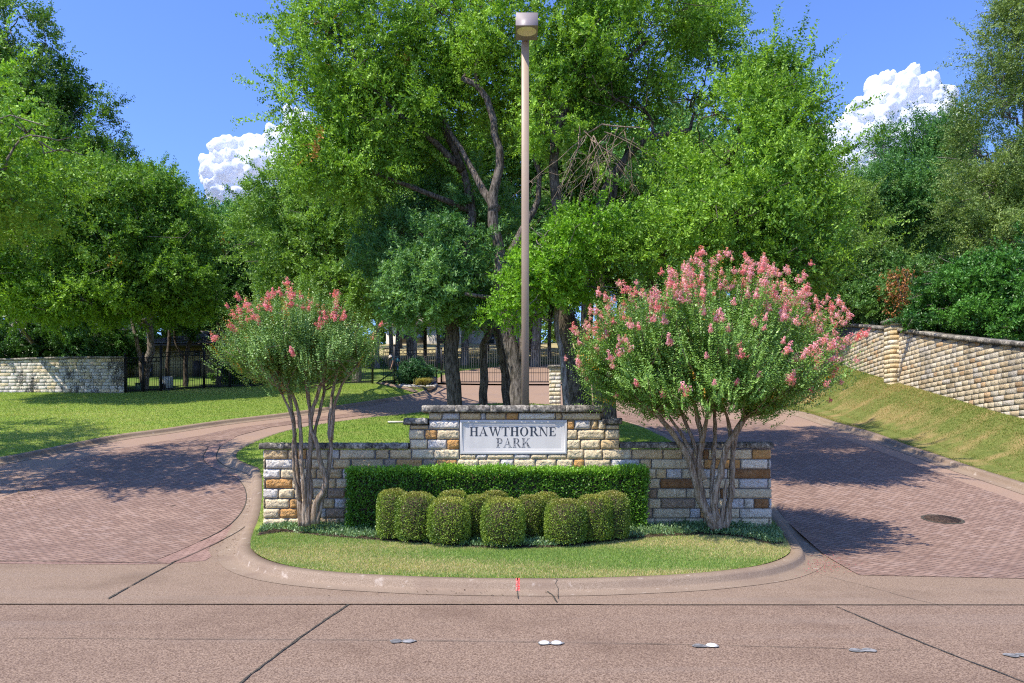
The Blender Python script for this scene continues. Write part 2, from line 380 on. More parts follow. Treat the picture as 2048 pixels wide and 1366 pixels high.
patch('concrete_apron', apron, .45, Gz(.003), M_conc)
pl = [(-420,1122),(341,1128),(420,1093),(487,1057),(517,1024),(525,997),(517,970),(492,948),(450,933),(432,915),(440,893),(475,872),(540,855),(640,842),(740,829),(735,823),(640,834),(560,845),(470,856),(400,872),(280,890),(150,918),(85,958),(45,980),(0,1003),(-130,1042),(-420,1085)]
patch('paver_border_band', spl(ah(pl[:11]), .3).tolist()+ah(pl[11:]).tolist(), .4, Gz(.007), M_band)
def inset(poly, d):
    poly = np.asarray(poly); T = np.roll(poly, -1, 0)-np.roll(poly, 1, 0); T /= np.linalg.norm(T, axis=1)[:, None]+1e-9
    a = .5*np.sum(poly[:, 0]*np.roll(poly[:, 1], -1)-np.roll(poly[:, 0], -1)*poly[:, 1])
    return poly+np.column_stack([-T[:, 1], T[:, 0]])*d*(1 if a > 0 else -1)
pv = spl(ah(pl[1:11]), .3)
pvi = pv.copy(); T = np.gradient(pv, axis=0); T /= np.linalg.norm(T, axis=1)[:, None]; pvi = pv+np.column_stack([-T[:, 1], T[:, 0]])*.32
pvi[0] = at(335, 1127.5)
patch('paver_driveway', np.concatenate([[at(-420, 1121)], pvi, ah(pl[11:])]), .4, Gz(.012), M_pavL)
tag(sweep('paver_edge_joint', pv, [(-.006, .0165), (.012, .0165)], lambda X, Y: G(Y), M_joint), kind='structure')
tag(sweep('paver_edge_joint', pvi[5:], [(-.006, .0165), (.012, .0165)], lambda X, Y: G(Y), M_joint), kind='structure')
pr = [(1718,1151),(1650,1112),(1575,1045),(1545,1005),(1500,975),(1440,930),(1380,890),(1320,862),(1262,844),(1215,832),(1205,824),(1300,824),(1400,832),(1500,843),(1632,858),(1749,899),(1881,949),(2027,1000),(2200,1062),(2300,1110),(2300,1160),(2048,1158),(1850,1154)]
patch('paver_driveway', ah(pr), .4, Gz(.009), M_pavR)
# island
isl_px = [(501,1090),(507,1104),(524,1116),(557,1127),(605,1136),(680,1144),(760,1149),(880,1154),(1000,1156),(1150,1156),(1300,1151),(1400,1145),(1500,1134),(1548,1123),(1574,1111),(1581,1100),(1574,1083),(1560,1062),(1546,1042),(1520,1015),(1485,980),(1440,940),(1395,912),(1345,884),(1320,871),(1290,858),(1243,843),(1190,829),(1130,815),(1040,809),(960,811),(900,818),(830,828),(760,833),(700,840),(640,849),(590,858),(540,872),(500,889),(480,901),(472,912),(480,921),(500,930),(520,940),(524,985),(519,1030),(508,1060)]
isl = spl(ah(isl_px, .12), .2, closed=True)
Hi = lambda X, Y: G(Y)+.12+.05*ss(9, 12, Y)*ss(4.6, 3.2, np.abs(X))
patch('island_lawn', isl, .3, lambda X, Y: Hi(X, Y), M_grass)
CP = [(-.02, -.03), (-.01, .0), (.12, .0), (.155, -.008), (.178, -.03), (.192, -.085), (.225, -.108), (.46, -.112)]
CPg = [(a, z+.12) for a, z in CP]
sweep('island_kerb', isl, CPg, lambda X, Y: float(G(Y)), M_curb, side=-1 if np.sum(isl[:, 0]*np.roll(isl[:, 1], -1)-np.roll(isl[:, 0], -1)*isl[:, 1]) < 0 else 1, closed=True)
sweep('street_kerb_west', Ls, CPg, lambda X, Y: float(G(Y)), M_curb, side=1)
sweep('street_kerb_east', Rs, CPg, lambda X, Y: float(G(Y)), M_curb, side=-1)
# lawns
fenceL = [P(250, 785, 34.6)[:2], P(322, 782, 35.3)[:2], P(408, 775, 36.5)[:2], P(560, 770, 37.8)[:2], P(745, 765, 39.)[:2]]
lawnL = np.concatenate([Ls, [(-4.9, 39.6), (-7.2, 39.3)], fenceL[::-1], [(-24, 34.8), (-60, 35)]])
patch('west_lawn', lawnL, .6, lambda X, Y: H(X, Y), M_grass)
wall_r = spl([(22, 6.5), (16.4, 12.5), (14.2, 16.5), (13.65, 20.), (13.75, 23.6), (13.9, 27.2), (14.1, 30.), (14.3, 32.6), (14.2, 34.6)], .5)
lawnR = np.concatenate([Rs[Rs[:, 1] > 8.6] if False else Rs, wall_r[::-1], [(60, 9)]])
patch('east_lawn', lawnR, .5, lambda X, Y: H(X, Y), M_grassd)
patch('back_garden', [(-60, 35.1), (-24, 34.9)]+[tuple(q) for q in fenceL]+[(-7.2, 39.4), (-8, 60), (-60, 60)], 2., lambda X, Y: H(X, Y)-.02, M_farg)
patch('hill_meadow', [(-16, 56), (70, 56), (70, 130), (-16, 130)], 3., lambda X, Y: G(Y)+.05, M_field)
rd = ah([(884,769),(880,757),(905,748),(950,741),(1005,735),(1060,731),(1120,729),(1175,728),(1180,734),(1140,739),(1105,748),(1100,757),(1130,766),(1150,771)])
patch('verge_beyond_gate', [(-8, 40.2), (18, 40.2), (30, 56.2), (-14, 56.2)], 1.5, lambda X, Y: G(Y)+.03, M_farg)
patch('road_beyond_gate', spl(rd, .5, True), .8, lambda X, Y: G(Y)+.09, M_drive)

# joints, cracks and paint on the road
def ribbon(name, pts, w, z, mat, kind='structure', label=None, cat=None, jit=0.):
    L = spl(pts, .12)
    if jit: L = L+R.normal(size=L.shape)*jit
    T = np.gradient(L, axis=0); T /= np.linalg.norm(T, axis=1)[:, None]; Nn = np.column_stack([T[:, 1], -T[:, 0]])
    w = np.asarray(w)*(1+R.normal(size=len(L))*.25)/2
    A = L+Nn*w[:, None]; B = L-Nn*w[:, None]
    V = np.concatenate([np.column_stack([A, G(A[:, 1])+z]), np.column_stack([B, G(B[:, 1])+z])]); m = len(L); i = np.arange(m-1)
    return tag(mesh_np(name, V, [np.stack([i, i+1, i+1+m, i+m], 1)], mat), label, cat, kind=kind)
g0 = lambda l: [at(x, y) for x, y in l]
ribbon('road_joint', [(-40, 7.89), (-10, 7.885), (0, 7.87), (5, 7.84), (40, 7.82)], .014, .006, M_joint, jit=.002)
ribbon('road_joint', g0([(697,1209),(600,1275),(480,1366),(400,1425)]), .02, .004, M_joint, jit=.003)
ribbon('road_joint', g0([(1675,1214),(1850,1288),(2048,1364),(2200,1425)]), .016, .004, M_joint, jit=.004)
ribbon('road_joint', g0([(-300,1274),(200,1277),(700,1280),(1050,1284),(1400,1290),(1800,1300)]), .007, .003, M_joint, jit=.003)
ribbon('apron_joint', g0([(216,1199),(285,1160),(352,1123)]), .022, .012, M_joint, jit=.002)
ribbon('apron_joint', g0([(-300,1121.5),(100,1124),(340,1129)]), .012, .0185, M_joint)
ribbon('apron_joint', g0([(1640,1150),(1750,1178),(1830,1200),(1905,1216)]), .006, .008, M_joint, jit=.002)
ribbon('kerb_crack', g0([(1094,1183),(1097,1187),(1108,1196),(1114,1206)]), .018, .016, M_joint, jit=.004)
def curb_mark(name, px, w, mat, j=0., kind='structure', off=.0035):
    """a strip that follows the kerb's own profile"""
    k = int(np.argmin(np.abs((isl[:, 0]*F/isl[:, 1]+CX)-px)+1000*(isl[:, 1] > 9.2))); p = isl[k]
    V = []; 
    for q, (d, z) in enumerate([(-.0,.0),(.12,.0),(.155,-.008),(.178,-.03),(.192,-.085),(.225,-.108),(.6,-.110)][: (7 if j else 6)]):
        x = p[0]+(R.normal()*j if j else 0)
        V += [(x-w/2, p[1]-d-off*.7, G(p[1]-d)+.12+z+off), (x+w/2, p[1]-d-off*.7, G(p[1]-d)+.12+z+off)]
    m = len(V)//2
    return tag(mesh_np(name, V, [[(2*i, 2*i+2, 2*i+3, 2*i+1) for i in range(m-1)]], mat), kind=kind)
curb_mark('kerb_joint', 1036, .012, M_joint, .004)
curb_mark('kerb_joint', 1094, .008, M_joint, .018)
curb_mark('red_paint_mark', 1029, .045, M_red)

# ---------------------------------------------------------------- leaves
def unit(v): return v/(np.linalg.norm(v, axis=-1, keepdims=True)+1e-9)
def wob(p, seed, f=1.):
    r = np.random.default_rng(seed); s = 0
    for k in range(6):
        w = r.normal(size=3)*f*(1+k*.35); s = s+np.sin(p@w+r.uniform(0, 6.28))/(1+k*.3)
    return s/2.6
def leaf_quads(pos, axis, nrm, ln, wd):
    side = unit(np.cross(nrm, axis))
    a = pos; b = pos+axis*ln[:, None]*.45+side*wd[:, None]*.5; c = pos+axis*ln[:, None]; d = pos+axis*ln[:, None]*.45-side*wd[:, None]*.5
    V = np.stack([a, b, c, d], 1).reshape(-1, 3); n = len(pos)
    return V, np.arange(n*4).reshape(n, 4)
def crown(rng, lobes, n_tw, leaf=.075, tw=(.35, .95), nl=13, up=.35, cols=((.05,.12,.015), (.13,.24,.03)), dark=None, gap=-.25, gf=.9, seed=1, orig=None, out=1., shell=(.42, .97), asp=.55, droop=.15, spot=None):
    lobes = np.asarray(lobes, float)
    w = lobes[:, 3]*lobes[:, 4]+lobes[:, 4]*lobes[:, 5]+lobes[:, 3]*lobes[:, 5]; w = w/w.sum()
    per = 11; nc = max(1, n_tw//per)
    k = rng.choice(len(lobes), nc, p=w); L = lobes[k]
    u = unit(rng.normal(size=(nc, 3)))
    rr_ = shell[0]+(shell[1]-shell[0])*rng.random(nc)**.5
    rr_ = rr_*(1+.12*wob(u*3+L[:, :3], seed+5, 1.2))
    cc_ = L[:, :3]+u*rr_[:, None]*L[:, 3:6]
    keep = wob(cc_, seed, gf) > gap
    cc_ = cc_[keep]; u = u[keep]; nc = len(cc_)
    rad = unit(cc_-orig) if orig is not None else u
    cd = unit(rad*out+np.array((0, 0, up))+rng.normal(size=(nc, 3))*.35)
    csz = np.exp(rng.normal(size=nc)*.25); wand = (rng.random(nc) < .09)&(rr_[keep] > .7)
    base = np.repeat(cc_, per, 0); n = nc*per; cdr = np.repeat(cd, per, 0); wr = np.repeat(wand, per)
    cz = np.repeat(csz, per)
    off = unit(rng.normal(size=(n, 3))+cdr*.5)*(tw[0]*.62*cz*rng.random(n)**.5)[:, None]
    base = base+np.where(wr[:, None], cdr*(rng.random((n, 1))*tw[1]*.9)+rng.normal(size=(n, 3))*leaf*.35, off)
    d = unit(np.where(wr[:, None], cdr*2.2, unit(off)*.9+cdr*.35)+rng.normal(size=(n, 3))*.4)
    chue = np.repeat(np.clip(.5+.42*wob(cc_, seed+9, .55)+rng.normal(size=nc)*.24, 0, 1), per)
    Lt = np.where(wr, tw[1]*.38, rng.uniform(tw[0]*.5, tw[1]*.42, n)*cz)
    t = (np.arange(nl)[None]+rng.random((n, nl)))/nl
    pos = base[:, None]+d[:, None]*(t*Lt[:, None])[..., None]
    pos[..., 2] -= droop*(t*Lt[:, None])**2
    sd = unit(np.cross(d, rng.normal(size=(n, 3))))[:, None]*np.where(np.arange(nl) % 2, 1, -1)[None, :, None]
    D = np.repeat(d[:, None], nl, 1)
    ax = unit(sd+D*.55+rng.normal(size=(n, nl, 3))*.45)
    nr = unit(np.array((0, 0, .75))+rng.normal(size=(n, nl, 3))*.65)
    ln = leaf*1.12*rng.uniform(.65, 1.35, (n, nl))*(1.1-.35*t)
    pos = pos.reshape(-1, 3); ax = ax.reshape(-1, 3); nr = nr.reshape(-1, 3); ln = ln.ravel()
    V, Q = leaf_quads(pos, ax, nr, ln, ln*asp)
    a, b = np.array(cols[0]), np.array(cols[1])
    ct = np.clip(chue+rng.normal(size=n)*.08, 0, 1)
    col = a+(b-a)*ct[:, None]; col = np.repeat(col[:, None], nl, 1)*rng.uniform(.72, 1.3, (n, nl, 1))
    if dark is not None:
        q = wob(base, seed+21, .7)*.5+rng.normal(size=n)*.2 > dark[0]; col[q] = np.array(dark[1])*rng.uniform(.7, 1.3, (q.sum(), nl, 1))
    if spot is not None:
        q = np.repeat(rng.random(nc) < spot[0], per)&(rng.random(n) < .7); col[q] = np.array(spot[1])*rng.uniform(.7, 1.3, (q.sum(), nl, 1))
    tips = base+d*Lt[:, None]
    return V, Q, col.reshape(-1, 3), base, tips, d
def limb(mb, a, b, r0, r1, wig=.12, seg=7, k=7, bend=None):
    a = np.asarray(a, float); b = np.asarray(b, float); L = np.linalg.norm(b-a)
    t = np.linspace(0, 1, seg)[:, None]; p = a+(b-a)*t
    off = R.normal(size=(seg, 3))*wig*L/seg*1.6; off = np.cumsum(off, 0); off -= off[0]+(off[-1]-off[0])*t
    p = p+off; p[:, 2] += (np.sin(t[:, 0]*np.pi))*L*.05
    mb.tube(p, r0+(r1-r0)*np.linspace(0, 1, seg)**.8, k, rough=.06); return p
GREEN = ((.038,.105,.012), (.125,.245,.028))
def tree(name, label, base, lobes, stems, n_tw, leaf=.08, cat='tree', group=None, bark=None, seed=1, cols=GREEN, sub=5, twigs=0, lmat=None, **kw):
    """stems: polylines of world points with radii, branches run from stem ends and joints to every lobe"""
    rng = np.random.default_rng(seed)
    bx, by = base; bz = float(Hi(bx, by) if inside(isl, np.array([bx]), np.array([by]))[0] else H(bx, by))
    t = thing(name, (bx, by, bz-.03), label, cat, group)
    mb = MB(); nodes = []
    for st, r0, r1 in stems:
        st = [np.asarray(q, float) for q in st]; p = spl(st, .35)
        n = len(p); p[1:-1] += R.normal(size=(n-2, 3))*r0*.12
        rr = r0+(r1-r0)*np.linspace(0, 1, n)**.85
        if r0 > .08: rr[:max(2, n//10)] *= np.linspace(1.32, 1., max(2, n//10))
        mb.tube(p, rr, 10, rough=.05)
        for q in range(n//3, n): nodes.append((p[q], rr[q]))
    NP = np.array([q for q, _ in nodes]); NR = np.array([q for _, q in nodes])
    for Lb in lobes:
        c = np.array(Lb[:3]); rad = np.array(Lb[3:6])
        sc_ = np.linalg.norm(NP-c, axis=1)+np.clip(NP[:, 2]-c[2]+.3*rad[2], 0, 9)*1.5; q = int(np.argmin(sc_))
        r = NR[q]*.62
        p = limb(mb, NP[q], c, r, max(.02, r*.4), .25)
        for s in range(sub):
            e = c+unit(rng.normal(size=3)+np.array((0, 0, .35)))*rad*.82
            p2 = limb(mb, p[3+s % 4], e, r*.45, .012, .3, 6, 5)
            for _ in range(2):
                e2 = e+rng.normal(size=3)*rad*.35; limb(mb, p2[3], e2, r*.2+.006, .008, .35, 5, 4)
    mb.build('trunk', bark or M_bark, t, smooth=True)
    V, Q, col, *_ = crown(rng, lobes, n_tw, leaf, cols=cols, seed=seed, **kw)
    mesh_np('crown', V, [Q], lmat or M_leaf, t, col)
    return t
def LB(px, py, Y, rx, rz, ry=None):
    p = P(px, py, Y); k = Y/F; return (p[0], p[1], p[2], rx*k, (ry or rx*.9)*k, rz*k)
def ST(pts, Y): return [P(q[0], q[1], q[2] if len(q) > 2 else Y) for q in pts]
def gp(px, Y, dz=.1): return np.array(((px-CX)*Y/F, Y, float(G(Y))+dz))

# ---------------------------------------------------------------- the sign wall
WY = 12.7; K = WY/F
wx = lambda px: (px-CX)*K
wz = lambda py: CH-(py-HY)*K
COLS = {'c': (.84,.68,.43), 't': (.76,.55,.29), 'w': (.74,.69,.62), 'o': (.68,.36,.12), 'b': (.30,.14,.05), 'k': (.42,.30,.20), 'l': (.84,.75,.59)}
def block(mb, x0, x1, z0, z1, y, col, rough=.02, step=.03, pr=.0, seed=0, M=None):
    """a split-faced stone standing out of the joint, facing -Y"""
    nx = max(3, int((x1-x0)/step)+1); nz = max(3, int((z1-z0)/step)+1)
    u = np.linspace(0, 1, nx); v = np.linspace(0, 1, nz); U, Vv = np.meshgrid(u, v)
    X = x0+(x1-x0)*U; Z = z0+(z1-z0)*Vv
    e = np.minimum(np.minimum(X-x0, x1-X), np.minimum(Z-z0, z1-Z)); e = np.clip(e/.013, 0, 1)
    p = np.stack([X*14+seed*3.1, Z*17+seed*1.7, 0*X+seed], -1)
    h = wob(p.reshape(-1, 3), 11, .8).reshape(X.shape)*.55+R.normal(size=X.shape)*.5
    Y = y-(.012+pr+rough*(.7+.5*h))*e**.7
    jx = (np.sin(Z*60+seed)*.004)*(e < .5); X = X+jx
    V = np.stack([X, Y, Z], -1).reshape(-1, 3)
    i = (np.arange(nz-1)[:, None]*nx+np.arange(nx-1)[None]).ravel()
    Q = np.stack([i, i+1, i+nx+1, i+nx], 1)
    B = np.concatenate([np.arange(nx), np.arange(1, nz)*nx+nx-1, (nz-1)*nx+np.arange(nx-2, -1, -1), np.arange(nz-2, 0, -1)*nx])
    bk = V[B].copy(); bk[:, 1] = y+.04; m = len(B); o = len(V)
    Q2 = np.array([(B[(k+1) % m], B[k], o+k, o+(k+1) % m) for k in range(m)])
    V = np.concatenate([V, bk])
    if M is not None: V = M(V)
    mb.add(V, np.concatenate([Q, Q2]), col=col)
def parse(s):
    return [(float(a), float(b), c) for a, b, c in (q.split() for q in s.split(','))]
def fill(lst, a, b):
    """close the unseen gaps of a course with stones of ordinary length"""
    out = []; x = a
    for p, q, c in sorted(lst):
        while p-x > 9:
            w = p-x
            n = w if w < 46 else random.uniform(24, 42)
            out.append((x, x+n-1.5, random.choice('cctcwto'))); x += n
        out.append((p, q, c)); x = q+1.5
    while b-x > 9:
        w = b-x; n = w if w < 46 else random.uniform(24, 42); out.append((x, x+n-1.5, random.choice('cctcwt'))); x += n
    return out
rows = [
 (899, 917.5, 528, 1541, '528 575 t,577 591 t,593 612 o,614 655 c,657 678 w,680 749 c,752 777 t,780 822 t,824 867 c,869 918 c,1134 1167 c,1169 1204 c,1206 1263 c,1265 1325 t,1327 1364 t,1366 1386 w,1388 1405 t,1407 1417 b,1418 1449 c,1451 1503 c,1505 1541 o', (919, 1134)),
 (919, 937, 527, 1541, '527 530 c,532 587 w,589 610 c,612 655 c,667 700 t,704 766 t,769 791 k,793 844 o,846 873 k,874 913 o,915 956 c,958 1000 c,1002 1027 w,1029 1070 c,1072 1112 c,1114 1146 c,1148 1168 o,1170 1221 c,1223 1279 w,1281 1302 t,1304 1376 c,1378 1407 c,1409 1480 o,1482 1535 l,1537 1541 w', None),
 (938.5, 956.5, 527, 1541, '527 560 w,562 598 c,600 617 c,619 632 t,634 657 t,659 683 t,686 702 w,1289 1311 c,1313 1332 t,1334 1363 w,1365 1398 c,1400 1427 w,1429 1454 w,1468 1541 b', None),
 (958, 976, 527, 1542, '527 530 c,532 584 o,585 597 c,623 656 c,658 671 t,673 695 c,1298 1319 c,1321 1388 b,1390 1424 c,1426 1477 c,1479 1535 w,1537 1542 l', None),
 (978, 996, 527, 1543, '527 556 w,558 588 c,590 601 c,656 692 k,1298 1313 k,1315 1372 c,1374 1398 c,1441 1453 b,1466 1543 c', None),
 (998, 1016, 527, 1543, '527 529 c,531 578 c,580 602 o,640 668 t,670 690 w,1298 1321 c,1323 1389 k,1391 1402 c,1450 1487 w,1489 1507 l,1509 1537 b,1539 1543 w', None),
 (1017.5, 1035.5, 527, 1543, '527 559 c,561 594 o,638 651 w,653 690 k,1285 1304 k,1306 1379 c,1381 1400 w,1454 1478 c,1480 1543 l', None),
 (1037, 1055, 527, 1543, '527 575 c,577 620 c,1310 1370 c,1455 1481 c,1483 1537 c,1539 1543 c', None),
 (1056.5, 1076, 527, 1543, '', None),
]
sw = thing('entrance_wall', (wx(1033), WY+.2, wz(1052)), 'stepped limestone entrance wall of cream, grey and rust blocks carrying the inset name plaque', 'wall')
mb = MB(); sid = 0
for y0, y1, a, b, s, hole in rows:
    lst = fill(parse(s) if s else [], a, b)
    for p, q, c in lst:
        if hole and p < hole[1]-2 and q > hole[0]+2: continue
        sid += 1; base = np.array(COLS[c])*random.uniform(.88, 1.12); smooth_side = p > 1262
        block(mb, wx(p), wx(q), wz(y1), wz(y0), WY, base, .010 if smooth_side else .026, .025, seed=sid)
up = [(826, 839, '858 883 c,885 918 w,920 961 t,963 970 w,972 1011 t,1013 1036 o,1038 1110 l,1112 1123 t,1125 1201 c'),
      (841, 858, '858 918 w,1134 1148 o,1150 1181 w,1183 1195 t,1197 1211 c'), (851, 858, '821 856 t,1213 1238 c'),
      (860, 878, '818 848 c,851 873 o,875 918 c,1134 1154 c,1156 1209 c,1211 1239 c'),
      (879.5, 897.5, '821 854 c,856 893 w,895 918 o,1134 1160 c,1162 1200 c,1202 1239 t'),
      (909, 917.5, '920 951 c,953 973 w,975 1027 c,1029 1060 w,1062 1094 c,1096 1133 c')]
for y0, y1, s in up:
    for p, q, c in parse(s):
        sid += 1; block(mb, wx(p), wx(q), wz(y1), wz(y0), WY, np.array(COLS[c])*random.uniform(.9, 1.12), .024, .025, seed=sid)
# end faces
def turn(px, side):
    def M(V):
        V = V.copy(); d = V[:, 1]-WY; x = V[:, 0].copy(); V[:, 0] = wx(px)-side*d*-1*-1 if False else wx(px)+side*(-d); V[:, 1] = WY+x; return V
    return M
for px, side, levels in ((527.5, -1, [(r[0], r[1]) for r in rows[:9]]), (1541.5, 1, [(r[0], r[1]) for r in rows[:9]])):
    for y0, y1 in levels:
        xs = [.02, random.uniform(.14, .26), .43]
        for a, b in zip(xs, xs[1:]):
            sid += 1
            Mf = turn(px, side)
            nb = MB(); block(nb, a, b-.012, wz(y1), wz(y0), WY, np.array(COLS[random.choice('cctw')]), .015, .03, seed=sid)
            V = np.concatenate(nb.V); q = nb.Q[0]; V = Mf(V)
            mb.add(V, q[:, ::-1] if side < 0 else q, col=nb.cq[0][0])
mb.build('stone_courses', M_stone, sw)
mo = MB()
for a, b, z0, z1 in ((528.5, 1540.5, 1080, 899), (819, 1238.5, 899, 850), (859, 1201, 850, 825)):
    mo.box((wx(a), WY+.004+(0 if a < 600 else .0), wz(z0)), (wx(b), WY+.44, wz(z1)), (.15, .14, .12))
mo.build('mortar_core', M_mortar, sw)
cs = MB()
def cap(a, b, y0, y1, cuts, d=.055):
    xs = [a]+list(cuts)+[b]
    for p, q in zip(xs, xs[1:]):
        x0, x1, z0, z1 = wx(p)+.003, wx(q)-.003, wz(y1), wz(y0); n = max(4, int((x1-x0)/.03)); m = 6
        # profile around the slab: front bottom, front face, top, back
        pr = [(-d+.01, z0), (-d-.004, z0+.012), (-d-.01, z0+(z1-z0)*.35), (-d-.006, z0+(z1-z0)*.7), (-d+.012, z1-.008), (-d+.05, z1), (.2, z1+.004), (.44+d-.03, z1), (.44+d, z1-.02), (.44+d, z0)]
        V = np.zeros((n+1, len(pr), 3))
        for i in range(n+1):
            e = min(i, n-i); sh = .012 if e == 0 else 0.
            for j, (y, z) in enumerate(pr):
                r = R.normal()*.007 if j in (1, 2, 3, 4) else R.normal()*.002
                V[i, j] = (x0+(x1-x0)*i/n+(R.normal()*.003 if 0 < i < n else 0), WY+y+r+sh*(j < 5), z+R.normal()*.003-(sh*.6 if j > 2 and j < 8 else 0))
        k = len(pr); V = V.reshape(-1, 3); i = (np.arange(n)[:, None]*k+np.arange(k-1)[None]).ravel()
        Q = np.stack([i+k, i+k+1, i+1, i], 1)
        Q = np.concatenate([Q, np.stack([np.arange(n)*k, np.arange(n)*k+k-1, (np.arange(n)+1)*k+k-1, (np.arange(n)+1)*k], 1)])
        o = len(V); V = np.concatenate([V, [V[:k].mean(0)], [V[n*k:n*k+k].mean(0)]])
        T = [(j, (j+1) % k, o) for j in range(k)]+[(n*k+(j+1) % k, n*k+j, o+1) for j in range(k)]
        cs.add(V, Q, T)
cap(519, 816.5, 885.5, 897.8, (572, 653, 704, 745))
cap(1239.5, 1546, 884, 896.6, (1317, 1372, 1422, 1490))
cap(807, 856, 836, 849, ()); cap(1203.5, 1244.5, 835.5, 848, ())
cap(844, 1207.5, 810.5, 824.5, (911, 981, 1059, 1131), .10)
cs.build('cap_stones', M_cap, sw)
# plaque
pq = MB(); x0, x1, z0, z1 = wx(920), wx(1133.5), wz(908), wz(840.3)
def frame(mb, x0, x1, z0, z1, w, ya, yb):
    """one mitred step of the moulding: outer edge at depth ya, inner edge (w in) at depth yb"""
    V = [(x0,ya,z0),(x1,ya,z0),(x1,ya,z1),(x0,ya,z1),(x0+w,yb,z0+w),(x1-w,yb,z0+w),(x1-w,yb,z1-w),(x0+w,yb,z1-w)]
    mb.add(V, [(0,1,5,4),(1,2,6,5),(2,3,7,6),(3,0,4,7)])
    return x0+w, x1-w, z0+w, z1-w
a = (x0, x1, z0, z1); y = WY
for w, ya, yb in ((.0, .03, -.022), (.018, -.022, -.030), (.020, -.030, -.028), (.012, -.028, -.010), (.020, -.010, -.008), (.018, -.008, -.002), (.004, -.002, .000)):
    a = frame(pq, *a, w+1e-5, y+ya, y+yb)
V = [(a[0], y, a[2]), (a[1], y, a[2]), (a[1], y, a[3]), (a[0], y, a[3])]; pq.add(V, [(0,1,2,3)])
pl_o = pq.build('name_plaque', M_plaque, sw)
# lettering: glyphs as outlines with thick and thin strokes and serifs, unit cap height
def rect(x0, z0, x1, z1): return [(x0,z0),(x1,z0),(x1,z1),(x0,z1)]
def serif(x0, x1, z, s=1, h=.055): return [(x0,z),(x1,z),(x1,z+s*h),(x0,z+s*h)] if s > 0 else [(x0,z-h),(x1,z-h),(x1,z),(x0,z)]
def arc(cx, cz, rx, rz, t, tt, a0, a1, n=14):
    """crescent: outer ellipse minus a narrower inner ellipse"""
    o = []; 
    for k in range(n):
        A, B = a0+(a1-a0)*k/n, a0+(a1-a0)*(k+1)/n
        o.append([(cx+rx*math.cos(A), cz+rz*math.sin(A)), (cx+rx*math.cos(B), cz+rz*math.sin(B)), (cx+(rx-t)*math.cos(B), cz+(rz-tt)*math.sin(B)), (cx+(rx-t)*math.cos(A), cz+(rz-tt)*math.sin(A))])
    return o
TK, TN, PI = .20, .055, math.pi
def gl(ch):
    if ch == 'H': return 1.0, [rect(.12,0,.12+TK,1), rect(.68,0,.68+TK,1), rect(.3,.47,.7,.47+TN), serif(.02,.42,0), serif(.02,.42,1,-1), serif(.58,.98,0), serif(.58,.98,1,-1)]
    if ch == 'A': return 1.0, [[(.06,0),(.12,0),(.50,1.0),(.44,.92)], [(.40,1.0),(.52,1.0),(.90,0),(.68,0)], rect(.25,.30,.66,.30+TN), serif(-.03,.26,0), serif(.58,1.0,0)]
    if ch == 'W': return 1.35, [[(.08,1),(.30,1),(.52,0),(.42,0)], [(.42,0),(.50,0),(.76,.98),(.70,.98)], [(.62,1),(.82,1),(1.04,0),(.94,0)], [(.94,0),(1.01,0),(1.30,.98),(1.24,.98)], serif(-.02,.40,1,-1), serif(.52,.92,1,-1), serif(1.12,1.40,1,-1)]
    if ch == 'T': return .90, [rect(.36,0,.36+TK,1), rect(.05,.945,.87,1), [(.03,.70),(.06,.70),(.12,.95),(.03,1)], [(.86,.70),(.89,.70),(.89,1),(.80,.95)], serif(.25,.67,0)]
    if ch == 'O': return 1.04, arc(.50,.5,.46,.52,TK,.05,0,2*PI,28)
    if ch == 'R': return .98, [rect(.12,0,.12+TK,1), serif(.02,.43,0), rect(.02,.945,.50,1), rect(.30,.46,.50,.51)]+arc(.48,.73,.28,.27,.19,.055,-PI/2,PI/2,12)+[[(.42,.48),(.62,.49),(1.0,.0),(.76,0)], serif(.76,1.04,0)]
    if ch == 'P': return .80, [rect(.12,0,.12+TK,1), serif(.02,.43,0), rect(.02,.945,.48,1), rect(.30,.42,.48,.47)]+arc(.46,.71,.29,.29,.19,.055,-PI/2,PI/2,12)
    if ch == 'N': return 1.02, [rect(.14,0,.14+TN,1), rect(.84,0,.84+TN,1), [(.08,1),(.33,1),(.89,0),(.78,0)], serif(.02,.32,0), serif(.0,.2,1,-1), serif(.72,1.0,1,-1)]
    if ch == 'E': return .84, [rect(.12,0,.12+TK,1), rect(.02,0,.74,TN), rect(.02,.945,.72,1), rect(.3,.48,.58,.48+TN), [(.72,0),(.78,.28),(.75,.28),(.62,.04)], [(.72,1),(.75,.74),(.72,.74),(.62,.96)], rect(.55,.38,.585,.64)]
    if ch == 'K': return .98, [rect(.12,0,.12+TK,1), serif(.02,.43,0), serif(.02,.43,1,-1), [(.30,.42),(.36,.42),(.82,.97),(.74,.97)], [(.42,.54),(.60,.66),(1.0,0),(.76,0)], serif(.66,.96,1,-1), serif(.72,1.04,0)]
def word(s, px0, px1, py0, py1, mat):
    mb = MB(); W_ = sum(gl(c)[0] for c in s)+.07*(len(s)-1); X0, X1 = wx(px0), wx(px1); Z0, Z1 = wz(py1), wz(py0); k = (X1-X0)/W_; x = 0; q = 0
    for c in s:
        w, ps = gl(c)
        for p in ps:
            q += 1; V = []; ye = WY-.0015-(q % 9)*.0003
            for (u, v) in p: V.append((X0+(x+u)*k, ye, Z0+v*(Z1-Z0)))
            ar = sum(p[i][0]*p[(i+1) % 4][1]-p[(i+1) % 4][0]*p[i][1] for i in range(4))
            mb.add(V, [(0,1,2,3) if ar > 0 else (3,2,1,0)])
        x += w+.07
    return mb.build('lettering', mat, pl_o)
word('HAWTHORNE', 939, 1112.5, 854, 872, M_ink)
tag(word('PARK', 992, 1060, 876.5, 895, M_inkf), 'worn second line of lettering')

